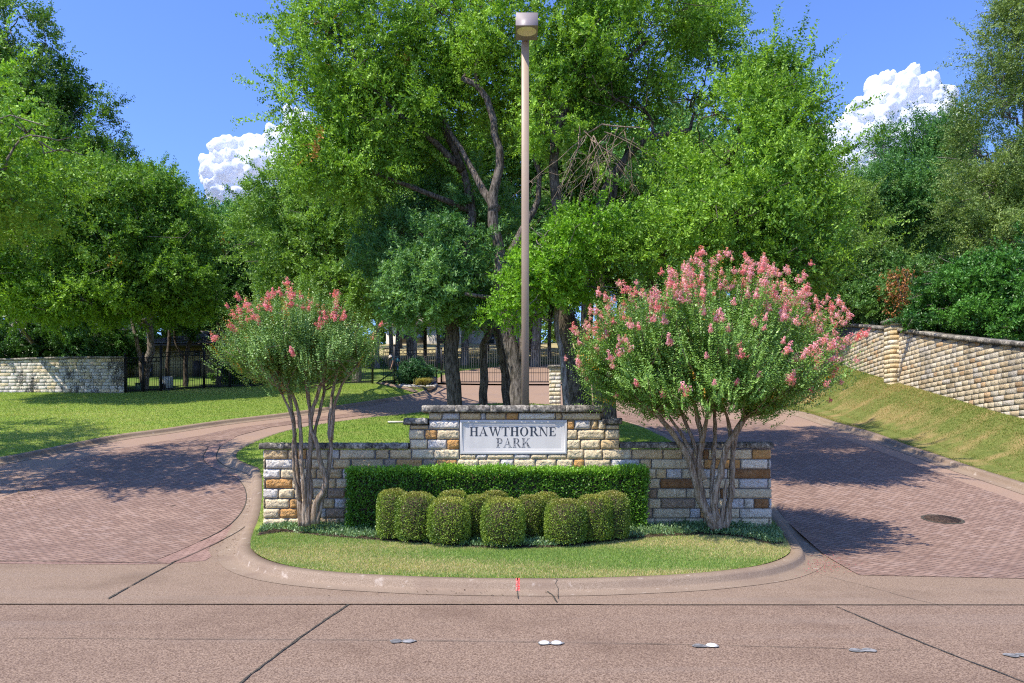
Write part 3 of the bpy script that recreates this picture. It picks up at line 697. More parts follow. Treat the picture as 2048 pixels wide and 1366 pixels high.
# ---------------------------------------------------------------- street lamp
LY = 14.6; k = LY/F; bx = (1050.5-CX)*k; bz = float(Hi(bx, LY))
t = thing('street_lamp', (bx, LY, bz-.05), 'tall square tan lamp post with a boxy downward floodlight behind the entrance wall', 'street lamp')
zt = P(0, 84, LY)[2]
m = MB(); m.bbox((bx-.073, LY-.073, bz-.05), (bx+.073, LY+.073, zt), .008); m.build('post', M_pole, t)
m = MB(); m.bbox((bx-.15, LY-.15, bz-.04), (bx+.15, LY+.15, bz+.06), .02); m.build('base_plate', M_pole, t)
hz0 = zt-.02; hx0, hx1 = bx-.19, bx+.23; fy, by_ = LY-.62, LY-.10
m = MB(); zt2 = hz0+.25
V = [(hx0,fy,hz0),(hx1,fy,hz0),(hx1,by_,hz0),(hx0,by_,hz0),(hx0+.006,fy+.02,zt2),(hx1-.006,fy+.02,zt2),(hx1-.006,by_,zt2),(hx0+.006,by_,zt2)]
m.add(V, [(0,1,5,4),(1,2,6,5),(2,3,7,6),(3,0,4,7),(4,5,6,7)])
# underside with its oval opening
n = 32; th = np.linspace(0, 2*np.pi, n, endpoint=False); cx_, cy_ = (hx0+hx1)/2, fy+.215
O = [(cx_+.185*math.cos(q), cy_+.165*math.sin(q), hz0+.002) for q in th]
Bx = []
for q in th:
    c, s = math.cos(q), math.sin(q); r = 1/max(abs(c)/((hx1-hx0)/2), abs(s)/(.215 if s < 0 else by_-cy_)); Bx.append((cx_+c*r, cy_+s*r, hz0+.002))
m.add(O+Bx, [(i, (i+1) % n, n+(i+1) % n, n+i) for i in range(n)])
I = [(cx_+.15*math.cos(q), cy_+.12*math.sin(q), hz0+.09) for q in th]
lh = m.build('lamp_housing', M_lamp, t)
m = MB(); m.add(O+I, [(i, n+i, n+(i+1) % n, (i+1) % n) for i in range(n)]); m.add(I+[(cx_, cy_, hz0+.10)], None, [(i, n, (i+1) % n) for i in range(n)])
m.build('reflector', M_lampi, lh)
m = MB(); m.box((bx-.03, LY-.12, zt-.02), (bx+.05, LY-.074, zt+.10)); m.build('bracket', M_lamp, t)

# ---------------------------------------------------------------- pavement markers, manhole
mk_spec = [(805, 1283, 'dull', 'broken dull pair of domed road markers nearest the long road joint'), (1101, 1287, 'white', 'clean white pair of domed road markers under the kerb crack'),
           (1411, 1292, 'one', 'pair of road markers with one white dome and one worn flat'), (1725, 1301, 'none', 'bare grey glue scars where two road markers came off'), (2036, 1311, 'none', 'bare glue scar of a lost road marker at the right frame edge')]
for px, py, st, lab in mk_spec:
    x, y = at(px, py)
    t = thing('pavement_marker', (x, y, 0), lab, 'road marker', 'raised markers along the lane line')
    m = MB(); n = 22
    for s in (-1, 1):
        th = np.linspace(0, 2*np.pi, n, endpoint=False); rr = .056*(1+.10*np.sin(th*3+px)+.05*np.sin(th*5+s))
        V = [(x+s*.052+r*math.cos(q)*1.05, y+r*math.sin(q), .0045+(.0015 if s > 0 else 0)) for q, r in zip(th, rr)]
        m.add(V+[(x+s*.052, y, .006+(.0015 if s > 0 else 0))], None, [(i, (i+1) % n, n) for i in range(n)])
    m.build('adhesive_pad', M_epoxy, t)
    if st != 'none':
        for s in (-1, 1):
            if st == 'one' and s < 0:
                hh = .004
            else: hh = .014 if st != 'dull' else .009
            m = MB(); m.lathe((x+s*.052, y, .007), [(.044, 0), (.041, hh*.45), (.031, hh*.8), (.016, hh*.97), (.001, hh)], 20)
            o = m.build('dome', M_white if st != 'dull' and hh > .01 else M_epoxy, t, smooth=True)
x, y = at(1885, 1040); t = thing('manhole_cover', (x, y, float(G(y))+.01), 'round rusty manhole cover sunk in the right-hand brick drive', 'manhole cover')
def disc(mb, x, y, rad, z, n=28, ri=0):
    th = np.linspace(0, 2*np.pi, n, endpoint=False)
    o = [(x+rad*math.cos(q), y+rad*math.sin(q), float(G(y+rad*math.sin(q)))+z) for q in th]
    if ri: 
        i_ = [(x+ri*math.cos(q), y+ri*math.sin(q), float(G(y+ri*math.sin(q)))+z) for q in th]; mb.add(o+i_, [(k, (k+1) % n, n+(k+1) % n, n+k) for k in range(n)])
    else: mb.add(o+[(x, y, float(G(y))+z)], None, [(k, (k+1) % n, n) for k in range(n)])
m = MB(); disc(m, x, y, .36, .016, ri=.305); m.build('ring', M_joint, t)
m = MB(); disc(m, x, y, .300, .018); 
for a_ in range(-5, 6):
    w = math.sqrt(max(0, .29**2-(a_*.05)**2)); m.box((x-w, y+a_*.05-.012, float(G(y+a_*.05))+.0185), (x+w, y+a_*.05+.012, float(G(y+a_*.05))+.026))
m.build('lid', M_cast, t)
x, y = at(345, 1013); m = MB(); disc(m, x, y, .055, .018, 12); tag(m.build('drive_hole', M_cast), 'small dark disc standing in for a hole in the left-hand brick drive', 'survey marker')  # flat dark disc stands in for the darkness of a small hole
x, y = at(1268, 809); m = MB(); m.bbox((x-.45, y-.45, float(G(y))-.02), (x+.45, y+.45, float(G(y))+.09)); m2 = m
tag(ribbon('utility_cover', [at(1243, 809), at(1290, 809)], .75, .015, M_conc), 'flat pale rectangular cover in the drive behind the pink crepe myrtle', 'utility cover', kind='structure')
x, y = at(797, 844, .17); m = MB(); m.bbox((x-.33, y-.2, float(Hi(x, y))-.01), (x+.33, y+.2, float(Hi(x, y))+.05), .01)
tag(m.build('valve_box', M_cream), 'low pale lid set in the grass behind the left step of the wall', 'valve box')

# ---------------------------------------------------------------- hedge, clipped shrubs and ground cover
def surf_leaves(pts, nrm, leaf, asp, cols, rng, tip=None, jit=.5, seed=3, lift=.0):
    n = len(pts)
    ax = unit(nrm*.7+np.array((0, 0, .35))+rng.normal(size=(n, 3))*.65)
    nr = unit(rng.normal(size=(n, 3))*.8+nrm*.5+np.array((0, 0, .4)))
    ln = leaf*rng.uniform(.65, 1.35, n)
    V, Q = leaf_quads(pts+nrm*lift, ax, nr, ln, ln*asp)
    a, b = np.array(cols[0]), np.array(cols[1]); ct = np.clip(.45+.35*wob(pts, seed, 5)+rng.normal(size=n)*.28, 0, 1)
    col = (a+(b-a)*ct[:, None])*rng.uniform(.8, 1.2, (n, 1))
    if tip is not None:
        q = tip[0]; w = np.clip(tip[1](pts, nrm), 0, 1)*rng.random(n)**.5; col = col*(1-w[:, None])+np.array(q)*w[:, None]
    return V, Q, col
def topiary(px, top, bot, w, Y, lab, seed, dk=1.):
    rng = np.random.default_rng(seed); k = Y/F; cx = (px-CX)*k; z1 = CH-(top-HY)*k; z0 = float(Hi(cx, Y))-.02; h = z1-z0; r = w*k/2*1.04
    t = thing('clipped_shrub', (cx, Y, z0), lab, 'shrub', 'clipped globe shrubs in front of the hedge')
    n = 13000; u = unit(rng.normal(size=(n, 3))); u = u[u[:, 2] > -.72]; n = len(u)
    e = 3.5; s = (np.hypot(u[:, 0], u[:, 1])**e+np.abs(u[:, 2])**e)**(-1/e)*np.where(u[:, 2] < 0, 1., .995)
    q = u*s[:, None]; rr = rng.uniform(.86, 1.0, n)**1; bump = 1+.04*wob(u*3, seed, 1.5)+.015*wob(u*11, seed+1, 1.5)
    pts = np.array((cx, Y, z0+h*.5))+q*rr[:, None]*bump[:, None]*np.array((r, r*.95, h*.5))
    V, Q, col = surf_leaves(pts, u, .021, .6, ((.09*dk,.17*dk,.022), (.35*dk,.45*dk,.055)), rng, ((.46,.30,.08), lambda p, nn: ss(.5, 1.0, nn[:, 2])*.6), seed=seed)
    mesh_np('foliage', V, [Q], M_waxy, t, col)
    m = MB(); th = np.linspace(-1.35, 1.5, 8); m.lathe((cx, Y, z0+h*.5), [(r*.80*abs(math.cos(a))**.6, h*.42*math.sin(a)) for a in th], 14)
    m.build('inner_twigs', M_mulch, t, smooth=True)
SH = [(785,978,1057,62,11.55,'globe shrub at the left end of the row, half behind its neighbour'), (832,984,1067,82,11.15,'second globe shrub from the left, wide with a yellowish left edge'),
 (905,981,1050,64,11.75,'back-row globe shrub whose brown top shows over the two left ones'), (898,995,1075,84,10.8,'front-row globe shrub third from the left, yellow-green left side'),
 (957,989,1070,58,11.3,'bright narrow globe shrub wedged left of the middle one'), (989,981,1050,62,11.75,'back-row globe shrub directly behind the middle one'),
 (1006,995,1085,86,10.65,'middle globe shrub, lowest and frontmost of the bed'), (1063,990,1072,62,11.3,'dark globe shrub just right of the middle one'),
 (1093,985,1050,58,11.75,'back-row globe shrub whose top peeks out right of centre'), (1131,998,1077,84,10.8,'front-row globe shrub on the right with yellow lower left'),
 (1187,990,1072,78,11.2,'second globe shrub from the right end of the row'), (1223,982,1058,72,11.6,'globe shrub at the right end against the hedge')]
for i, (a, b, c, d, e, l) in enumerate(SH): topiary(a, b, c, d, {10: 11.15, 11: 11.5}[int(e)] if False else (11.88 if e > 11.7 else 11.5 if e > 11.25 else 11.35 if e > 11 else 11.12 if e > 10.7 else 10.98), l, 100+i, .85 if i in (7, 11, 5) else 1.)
# hedge
def hedge():
    rng = np.random.default_rng(5); Y0, Y1 = 12.2, 12.63; x0, x1 = (690-CX)*Y0/F, (1296-CX)*Y0/F; zt = CH-(941-HY)*Y0/F; zb = .2
    t = thing('hedge', ((x0+x1)/2, 12.3, zb), 'long low glossy green hedge clipped square against the entrance wall', 'hedge')
    n = 42000; f = rng.random(n); P_ = np.zeros((n, 3)); N_ = np.zeros((n, 3)); X = rng.uniform(x0, x1, n); Yy = rng.uniform(Y0, Y1, n); Z = rng.uniform(zb, zt, n)
    a = f < .62; P_[a] = np.stack([X, 0*X+Y0, Z], 1)[a]; N_[a] = (0, -1, 0)
    b_ = (f >= .62) & (f < .9); P_[b_] = np.stack([X, Yy, 0*X+zt], 1)[b_]; N_[b_] = (0, 0, 1)
    c = f >= .9; s = np.where(rng.random(n) < .5, -1, 1); P_[c] = np.stack([np.where(s < 0, x0, x1), Yy, Z], 1)[c]; N_[c] = np.stack([s, 0*s, 0*s], 1)[c]
    P_ += N_*(.045*wob(P_, 4, 3.)-.02-.09*rng.random(n)**2)[:, None]+rng.normal(size=(n, 3))*.012
    bare = (wob(P_, 31, 2.4) > .55) & (P_[:, 2] < .75) & (rng.random(n) < .75); P_ = P_[~bare]; N_ = N_[~bare]
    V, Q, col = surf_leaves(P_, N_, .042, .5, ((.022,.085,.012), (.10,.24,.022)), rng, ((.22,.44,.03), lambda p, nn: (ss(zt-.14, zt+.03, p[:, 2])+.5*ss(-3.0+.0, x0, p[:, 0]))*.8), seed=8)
    # soft new shoots along the top
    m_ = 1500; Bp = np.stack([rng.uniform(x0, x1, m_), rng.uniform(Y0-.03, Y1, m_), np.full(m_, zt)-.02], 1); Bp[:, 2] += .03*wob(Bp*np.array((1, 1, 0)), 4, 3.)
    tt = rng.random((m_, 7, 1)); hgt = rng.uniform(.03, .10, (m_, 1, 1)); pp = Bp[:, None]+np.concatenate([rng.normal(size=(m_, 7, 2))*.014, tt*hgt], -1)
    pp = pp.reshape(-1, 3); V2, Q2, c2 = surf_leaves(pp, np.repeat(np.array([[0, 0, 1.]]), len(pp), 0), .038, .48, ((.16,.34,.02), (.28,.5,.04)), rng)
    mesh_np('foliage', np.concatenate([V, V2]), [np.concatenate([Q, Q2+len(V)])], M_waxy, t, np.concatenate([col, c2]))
    m = MB(); m.box((x0+.1, Y0+.1, zb-.05), (x1-.1, Y1, zt-.1)); m.build('inner_twigs', M_mulch, t)
hedge()
bed = spl([at(*q, .17) for q in [(513,1068),(560,1063),(640,1072),(740,1080),(850,1087),(960,1094),(1060,1095),(1150,1091),(1230,1082),(1320,1074),(1400,1071),(1480,1074),(1545,1086),(1566,1084),(1560,1062),(1546,1046)]], .2).tolist()+[(wx(1540), WY-.05), (wx(528), WY-.05)]
patch('planting_bed', bed, .25, lambda X, Y: Hi(X, Y)+.012, M_mulch)
def scatter(poly, n, rng, edge=None):
    poly = np.asarray(poly); x0, y0 = poly.min(0); x1, y1 = poly.max(0); o = np.zeros((0, 2))
    while len(o) < n:
        q = np.stack([rng.uniform(x0, x1, n), rng.uniform(y0, y1, n)], 1); o = np.concatenate([o, q[inside(poly, q[:, 0], q[:, 1])]])
    return o[:n]
rng = np.random.default_rng(12)
q = scatter(bed, 30000, rng); dens = wob(np.column_stack([q, 0*q[:, 0]]), 6, 1.6); q = q[(dens > -.75) | (rng.random(len(q)) < .35)]
hz = np.abs(rng.normal(size=len(q)))*.03; p3 = np.column_stack([q, Hi(q[:, 0], q[:, 1])+.02+hz+.035*np.clip(wob(np.column_stack([q, 0*q[:, 0]]), 16, 3), 0, 1)])
V, Q, col = surf_leaves(p3, np.repeat([[0, -.2, 1.]], len(p3), 0), .042, .5, ((.07,.15,.045), (.28,.40,.17)), rng, seed=15)
tag(mesh_np('ground_cover', V, [Q], M_waxy, None, col), 'small glossy leaved ground cover filling the bed under hedge and shrubs', 'ground cover', kind='stuff')
# ---------------------------------------------------------------- grass blades
def grass(name, poly, n, h, w, zf, cols, dryc, lab, seed, thr=.25, dsc=1., sub=None):
    rng = np.random.default_rng(seed); q = scatter(poly, n, rng)
    if sub is not None: q = q[~inside(np.asarray(sub), q[:, 0], q[:, 1])]
    n = len(q); z = zf(q[:, 0], q[:, 1])-.005; B = np.column_stack([q, z]); a = rng.uniform(0, 2*np.pi, n); s = np.stack([np.cos(a), np.sin(a), 0*a], 1)*w*.5*rng.uniform(.7, 1.3, (n, 1))
    hh = h*rng.uniform(.5, 1.25, n); tip = B+np.column_stack([rng.normal(size=(n, 2))*(hh*.42)[:, None], hh])
    V = np.stack([B-s, B+s, tip], 1).reshape(-1, 3); T = np.arange(3*n).reshape(n, 3)
    ct = np.clip(.5+rng.normal(size=n)*.3, 0, 1); col = np.array(cols[0])+(np.array(cols[1])-np.array(cols[0]))*ct[:, None]
    B2 = B*np.array((.7, 1.6, 0))*dsc; d = ss(thr-.25, thr+.55, wob(B2, seed+3, .9)+rng.normal(size=n)*.5)*.9
    col = col*(1-d[:, None])+np.array(dryc)*d[:, None]*rng.uniform(.75, 1.25, (n, 1))
    return tag(mesh_np(name, V, [T], M_blade, None, col), lab, 'grass', kind='stuff')
front = isl[isl[:, 1] < WY-.02]; order = np.argsort(np.arctan2(front[:, 1]-10.8, front[:, 0])); front = front[order]
grass('grass', front, 210000, .030, .010, lambda X, Y: Hi(X, Y), ((.13,.23,.045), (.33,.44,.12)), (.66,.50,.27), 'clipped grass of the island in front of the shrubs, partly straw coloured', 3, .15, 1., bed)
backp = isl[isl[:, 1] > 10]; bk = inside(isl, np.array([0.]), np.array([20.]))
ib = isl.copy(); ib[:, 1] = np.maximum(ib[:, 1], WY+.55)
grass('grass', ib, 90000, .05, .022, lambda X, Y: Hi(X, Y), ((.12,.22,.03), (.27,.38,.07)), (.36,.36,.11), 'shaded green grass of the island behind the entrance wall', 4, .6)
lp = lawnL.copy(); lp[:, 0] = np.maximum(lp[:, 0], -26)
grass('grass', lp, 190000, .045, .030, lambda X, Y: H(X, Y), ((.19,.28,.05), (.42,.50,.12)), (.58,.54,.18), 'bright mown lawn between the left kerb and the iron fence', 5, .5, .3)
rp = np.concatenate([Rs[4:], wall_r[::-1]]); rp[:, 0] = np.minimum(rp[:, 0], 15.5); rp[:, 1] = np.maximum(rp[:, 1], 12.)
grass('grass', rp, 190000, .036, .018, lambda X, Y: H(X, Y), ((.13,.19,.03), (.29,.32,.08)), (.50,.35,.15), 'sloping lawn with straw coloured patches below the right-hand stone wall', 6, .1, .4)

# ---------------------------------------------------------------- side walls
def course_wall(name, line, top, bot, ch, lab, mat, capz, seed, flip=1, hcap=.11, pil=None, step=.5, bl=(.25, .55), tilt=0., pal='cctcwtlco', blend=0.):
    """stone wall along a plan line: courses stay level, the cap follows the ground. top/bot: functions of arc length"""
    line = np.asarray(line, float); seg = np.linalg.norm(np.diff(line, axis=0), axis=1); S_ = np.concatenate([[0], np.cumsum(seg)]); Ln = S_[-1]
    rng = np.random.default_rng(seed); pt = lambda s: np.array([np.interp(s, S_, line[:, 0]), np.interp(s, S_, line[:, 1])])
    def nv(s): a = pt(max(s-.15, 0)); b = pt(min(s+.15, Ln)); d = (b-a)/np.linalg.norm(b-a); return np.array([d[1], -d[0]])*flip
    c = pt(Ln/2); t = thing(name, (c[0], c[1], float(bot(Ln/2))), lab, 'wall')
    mb = MB(); zmin = min(bot(s) for s in np.linspace(0, Ln, 60))-.3; zmax = max(top(s) for s in np.linspace(0, Ln, 60))
    z = zmin; r = 0
    while z < zmax:
        s = rng.uniform(0, .3)-.3
        while s < Ln:
            w = rng.uniform(*bl); a, b_ = max(s, 0), min(s+w-.016, Ln); s += w
            if b_-a < .05: continue
            mid = (a+b_)/2; tl = tilt*mid
            zt_, zb_ = z+ch-.018+tl, z+tl; tp = top(mid)
            if zb_ > tp-.03 or zt_ < bot(mid)-.25: continue
            A, B = pt(a), pt(b_); na, nb = nv(a), nv(b_); col = (np.array(COLS[pal[rng.integers(len(pal))]])*(1-blend)+np.array((.68,.56,.40))*blend)*rng.uniform(.85, 1.12)
            pr_ = rng.uniform(-.004, .001); iz = .004
            ta = min(zt_+tilt*(a-mid), top(a)); tb = min(zt_+tilt*(b_-mid), top(b_)); ba = zb_+tilt*(a-mid); bb = zb_+tilt*(b_-mid)
            if ta-ba < .02 or tb-bb < .02: continue
            D = (B-A)/np.linalg.norm(B-A)
            o = [(A[0], A[1], ba), (B[0], B[1], bb), (B[0], B[1], tb), (A[0], A[1], ta)]
            Ai, Bi = A+D*iz+na*pr_, B-D*iz+nb*pr_
            i_ = [(Ai[0], Ai[1], ba+iz), (Bi[0], Bi[1], bb+iz), (Bi[0], Bi[1], tb-iz), (Ai[0], Ai[1], ta-iz)]
            o = [(q[0]-na[0]*.01, q[1]-na[1]*.01, q[2]) for q in o]
            mdl = (np.array(i_).mean(0)+np.append(na, 0)*rng.uniform(.0, .003)).tolist()
            V = o+i_+[mdl]; Q = [(0,1,5,4),(1,2,6,5),(2,3,7,6),(3,0,4,7)]; T = [(4,5,8),(5,6,8),(6,7,8),(7,4,8)]
            if flip < 0: Q = [q[::-1] for q in Q]; T = [q[::-1] for q in T]
            mb.add(V, Q, T, col)
        z += ch; r += 1
    mb.build('stone_courses', mat, t)
    m = MB(); cpm = MB(); N = max(2, int(Ln/step)); ss_ = np.linspace(0, Ln, N+1); wt = .3
    pv_ = None; V = []; Vc = []
    for s in ss_:
        p = pt(s); n_ = nv(s); tz = top(s); bz_ = bot(s)-.4
        V += [(p[0]-n_[0]*.006, p[1]-n_[1]*.006, bz_), (p[0]-n_[0]*.006, p[1]-n_[1]*.006, tz), (p[0]-n_[0]*wt, p[1]-n_[1]*wt, tz), (p[0]-n_[0]*wt, p[1]-n_[1]*wt, bz_)]
        f = p+n_*.06; g = p-n_*(wt+.05); j = rng.normal()*.006
        Vc += [(f[0], f[1], tz+.004), (f[0]+n_[0]*j, f[1]+n_[1]*j, tz+hcap*.85), (f[0]-n_[0]*.03, f[1]-n_[1]*.03, tz+hcap+j*.4), (g[0], g[1], tz+hcap), (g[0], g[1], tz+.004)]
    Q = [(i*4+j, i*4+4+j, i*4+4+(j+1) % 4, i*4+(j+1) % 4) for i in range(N) for j in range(4)]+[(3,2,1,0), (N*4, N*4+1, N*4+2, N*4+3)]
    Qc = [(i*5+j, i*5+5+j, i*5+5+(j+1) % 5, i*5+(j+1) % 5) for i in range(N) for j in range(5)]
    m.add(V, Q); m.build('mortar_core', M_mortar, t)
    cpm.add(Vc, Qc+[(0,1,3,4), (N*5, N*5+4, N*5+3, N*5+1)], [(1,2,3), (N*5+1, N*5+3, N*5+2)]); cpm.build('cap_stones', capz, t)
    return t, pt, nv, Ln, S_
Lw = spl([(-60, 35.6), (-40, 35.4), (-30, 35.2), tuple(P(0, 797, 34.9)[:2]), tuple(P(130, 790, 34.6)[:2]), tuple(P(248, 785, 34.5)[:2])], .6)
Lln = float(np.linalg.norm(np.diff(Lw, axis=0), axis=1).sum())
lx = lambda s: float(np.interp(s, [0, Lln], [-60, -17.85]))
course_wall('west_boundary_wall', Lw, lambda s: float(P(0, 718.5+2.5*ss(-20., -24.5, lx(s))+0*s, 34.7)[2]), lambda s: float(H(-20, 34.7)), .155,
            'stained grey and cream limestone boundary wall on the left, in front of the dark trees', M_stonew, M_cap, 21, flip=1, pal='clwwlwclw', blend=.15)
RW = wall_r; seg = np.linalg.norm(np.diff(RW, axis=0), axis=1); SR = np.concatenate([[0], np.cumsum(seg)])
_rb = lambda s: float(H(np.interp(s, SR, RW[:, 0]), np.interp(s, SR, RW[:, 1])))
def _rt(s):
    Y = np.interp(s, SR, RW[:, 1]); X = np.interp(s, SR, RW[:, 0]); px = X/Y*F+CX
    if px > 2300: return float(_rb(s)+2.0)
    py = np.interp(px, [1500, 1640, 1690, 1700, 1775, 1790, 1900, 1970, 2048, 2300], [652, 650, 646, 645.5, 653, 655, 670, 678, 685, 712])
    return float(CH-(py+4-HY)*Y/F)-.07
course_wall('east_retaining_wall', RW, _rt, _rb, .155, 'long pale limestone wall sloping down to the right above the dry grass bank', M_stoner, M_cap, 22, flip=-1, hcap=.13, tilt=-.03, pal='cclclctclwtoc', blend=.45, bl=(.2, .5))
# pilaster of the right wall
py_ = 27.2; s_ = np.interp(py_, RW[:, 1][:60], SR[:60]) if False else float(np.interp(py_, RW[:, 1], SR)); pc = np.array([np.interp(s_, SR, RW[:, 0]), py_]); zt_ = _rt(s_)
t = thing('wall_pier', (pc[0], pc[1], _rb(s_)), 'square limestone pier with a flat cap standing halfway along the right-hand wall', 'pier')
m = MB(); m.bbox((pc[0]-.28, pc[1]-.26, _rb(s_)-.4), (pc[0]+.3, pc[1]+.26, zt_+.30), .02, (.4,.33,.22)); m.build('core', M_mortar, t)
m = MB(); z = _rb(s_)-.2; rw = 0
while z < zt_+.2:
    zz = min(z+.158, zt_+.29)
    xs = (-.3, random.uniform(-.1, .12), .3) if rw % 2 else (-.3, .3)
    for a, b_ in zip(xs, xs[1:]):
        block(m, pc[0]+a, pc[0]+b_-.01, z, zz, pc[1]-.262, np.array(COLS[random.choice('cclct')])*random.uniform(.9, 1.1), .012, .08, seed=rw)
        nb = MB(); block(nb, a*.9, (b_-.01)*.9, z, zz, 0., np.array(COLS[random.choice('cctl')]), .012, .08, seed=rw+5); V = np.concatenate(nb.V)
        V = np.stack([pc[0]-.282+V[:, 1], pc[1]-V[:, 0], V[:, 2]], 1); m.add(V, nb.Q[0], col=nb.cq[0][0])
    z += .17; rw += 1
m.build('stone_courses', M_stoner, t)
m = MB(); m.bbox((pc[0]-.38, pc[1]-.36, zt_+.30), (pc[0]+.38, pc[1]+.36, zt_+.42), .025); m.build('cap_stone', M_cap, t)
# keypad pillar
KY = 30.4; k = KY/F; kx = (1110-CX)*k; kz = float(G(KY)); ktop = P(0, 733, KY)[2]
t = thing('entry_pillar', (kx, KY, kz), 'slim free-standing limestone pillar with a flat cap in front of the iron gate', 'pillar')
m = MB(); m.bbox((kx-.22, KY-.20, kz-.05), (kx+.22, KY+.22, ktop-.05), .01, (.3,.25,.2)); m.build('core', M_mortar, t)
m = MB(); z = kz-.02; rw = 0
while z < ktop-.09:
    zz = min(z+.145, ktop-.06); xs = (-.23, random.uniform(-.08, .1), .23) if rw % 3 else (-.23, .23)
    for a, b_ in zip(xs, xs[1:]):
        block(m, kx+a, kx+b_-.01, z, zz, KY-.202, np.array(COLS[random.choice('clwlc')])*random.uniform(.95, 1.15), .012, .06, seed=rw)
        nb = MB(); block(nb, a, b_-.01, z, zz, 0., np.array(COLS[random.choice('llc')]), .012, .06, seed=rw); V = np.concatenate(nb.V)
        m.add(np.stack([kx-.222+V[:, 1], KY-V[:, 0], V[:, 2]], 1), nb.Q[0], col=nb.cq[0][0])
    z += .157; rw += 1
m.build('stone_courses', M_stoner, t)
m = MB(); m.bbox((kx-.29, KY-.27, ktop-.06), (kx+.29, KY+.29, ktop+.04), .02); m.build('cap_stone', M_cap, t)

# ---------------------------------------------------------------- crepe myrtles
def cluster_mesh(seed, cols):
    rng = np.random.default_rng(seed); V = []; Q = []; c = []
    n = 190; t = rng.random(n)**1.3; kk = rng.integers(0, 7, n); sub = rng.normal(size=(7, 3))*np.array((.045, .045, .03))+np.array((0, 0, .03))
    rad = .045*(1-t*.75); a = rng.uniform(0, 6.28, n); pos = np.stack([rad*np.cos(a), rad*np.sin(a), t*.24-.06], 1)+rng.normal(size=(n, 3))*.010
    q = rng.random(n) < .5; pos[q] = sub[kk[q]]+rng.normal(size=(q.sum(), 3))*.017
    nn = unit(pos-np.array((0, 0, .02))+rng.normal(size=(n, 3))*.03)
    V, Q = leaf_quads(pos, unit(np.cross(nn, rng.normal(size=(n, 3)))), nn, rng.uniform(.022, .04, n), rng.uniform(.02, .034, n))
    ct = rng.random((n, 1)); col = np.array(cols[0])*(1-ct)+np.array(cols[1])*ct
    o = mesh_np('flower_cluster', V, [Q], M_petal, None, col); me = o.data; bpy.data.objects.remove(o); return me
PINK = [cluster_mesh(i, ((.78,.24,.31), (.95,.60,.62))) for i in range(3)]
CORAL = [cluster_mesh(10+i, ((.80,.19,.25), (.94,.46,.47))) for i in range(3)]
CRIM = [cluster_mesh(20+i, ((.50,.04,.13), (.75,.15,.25))) for i in range(2)]
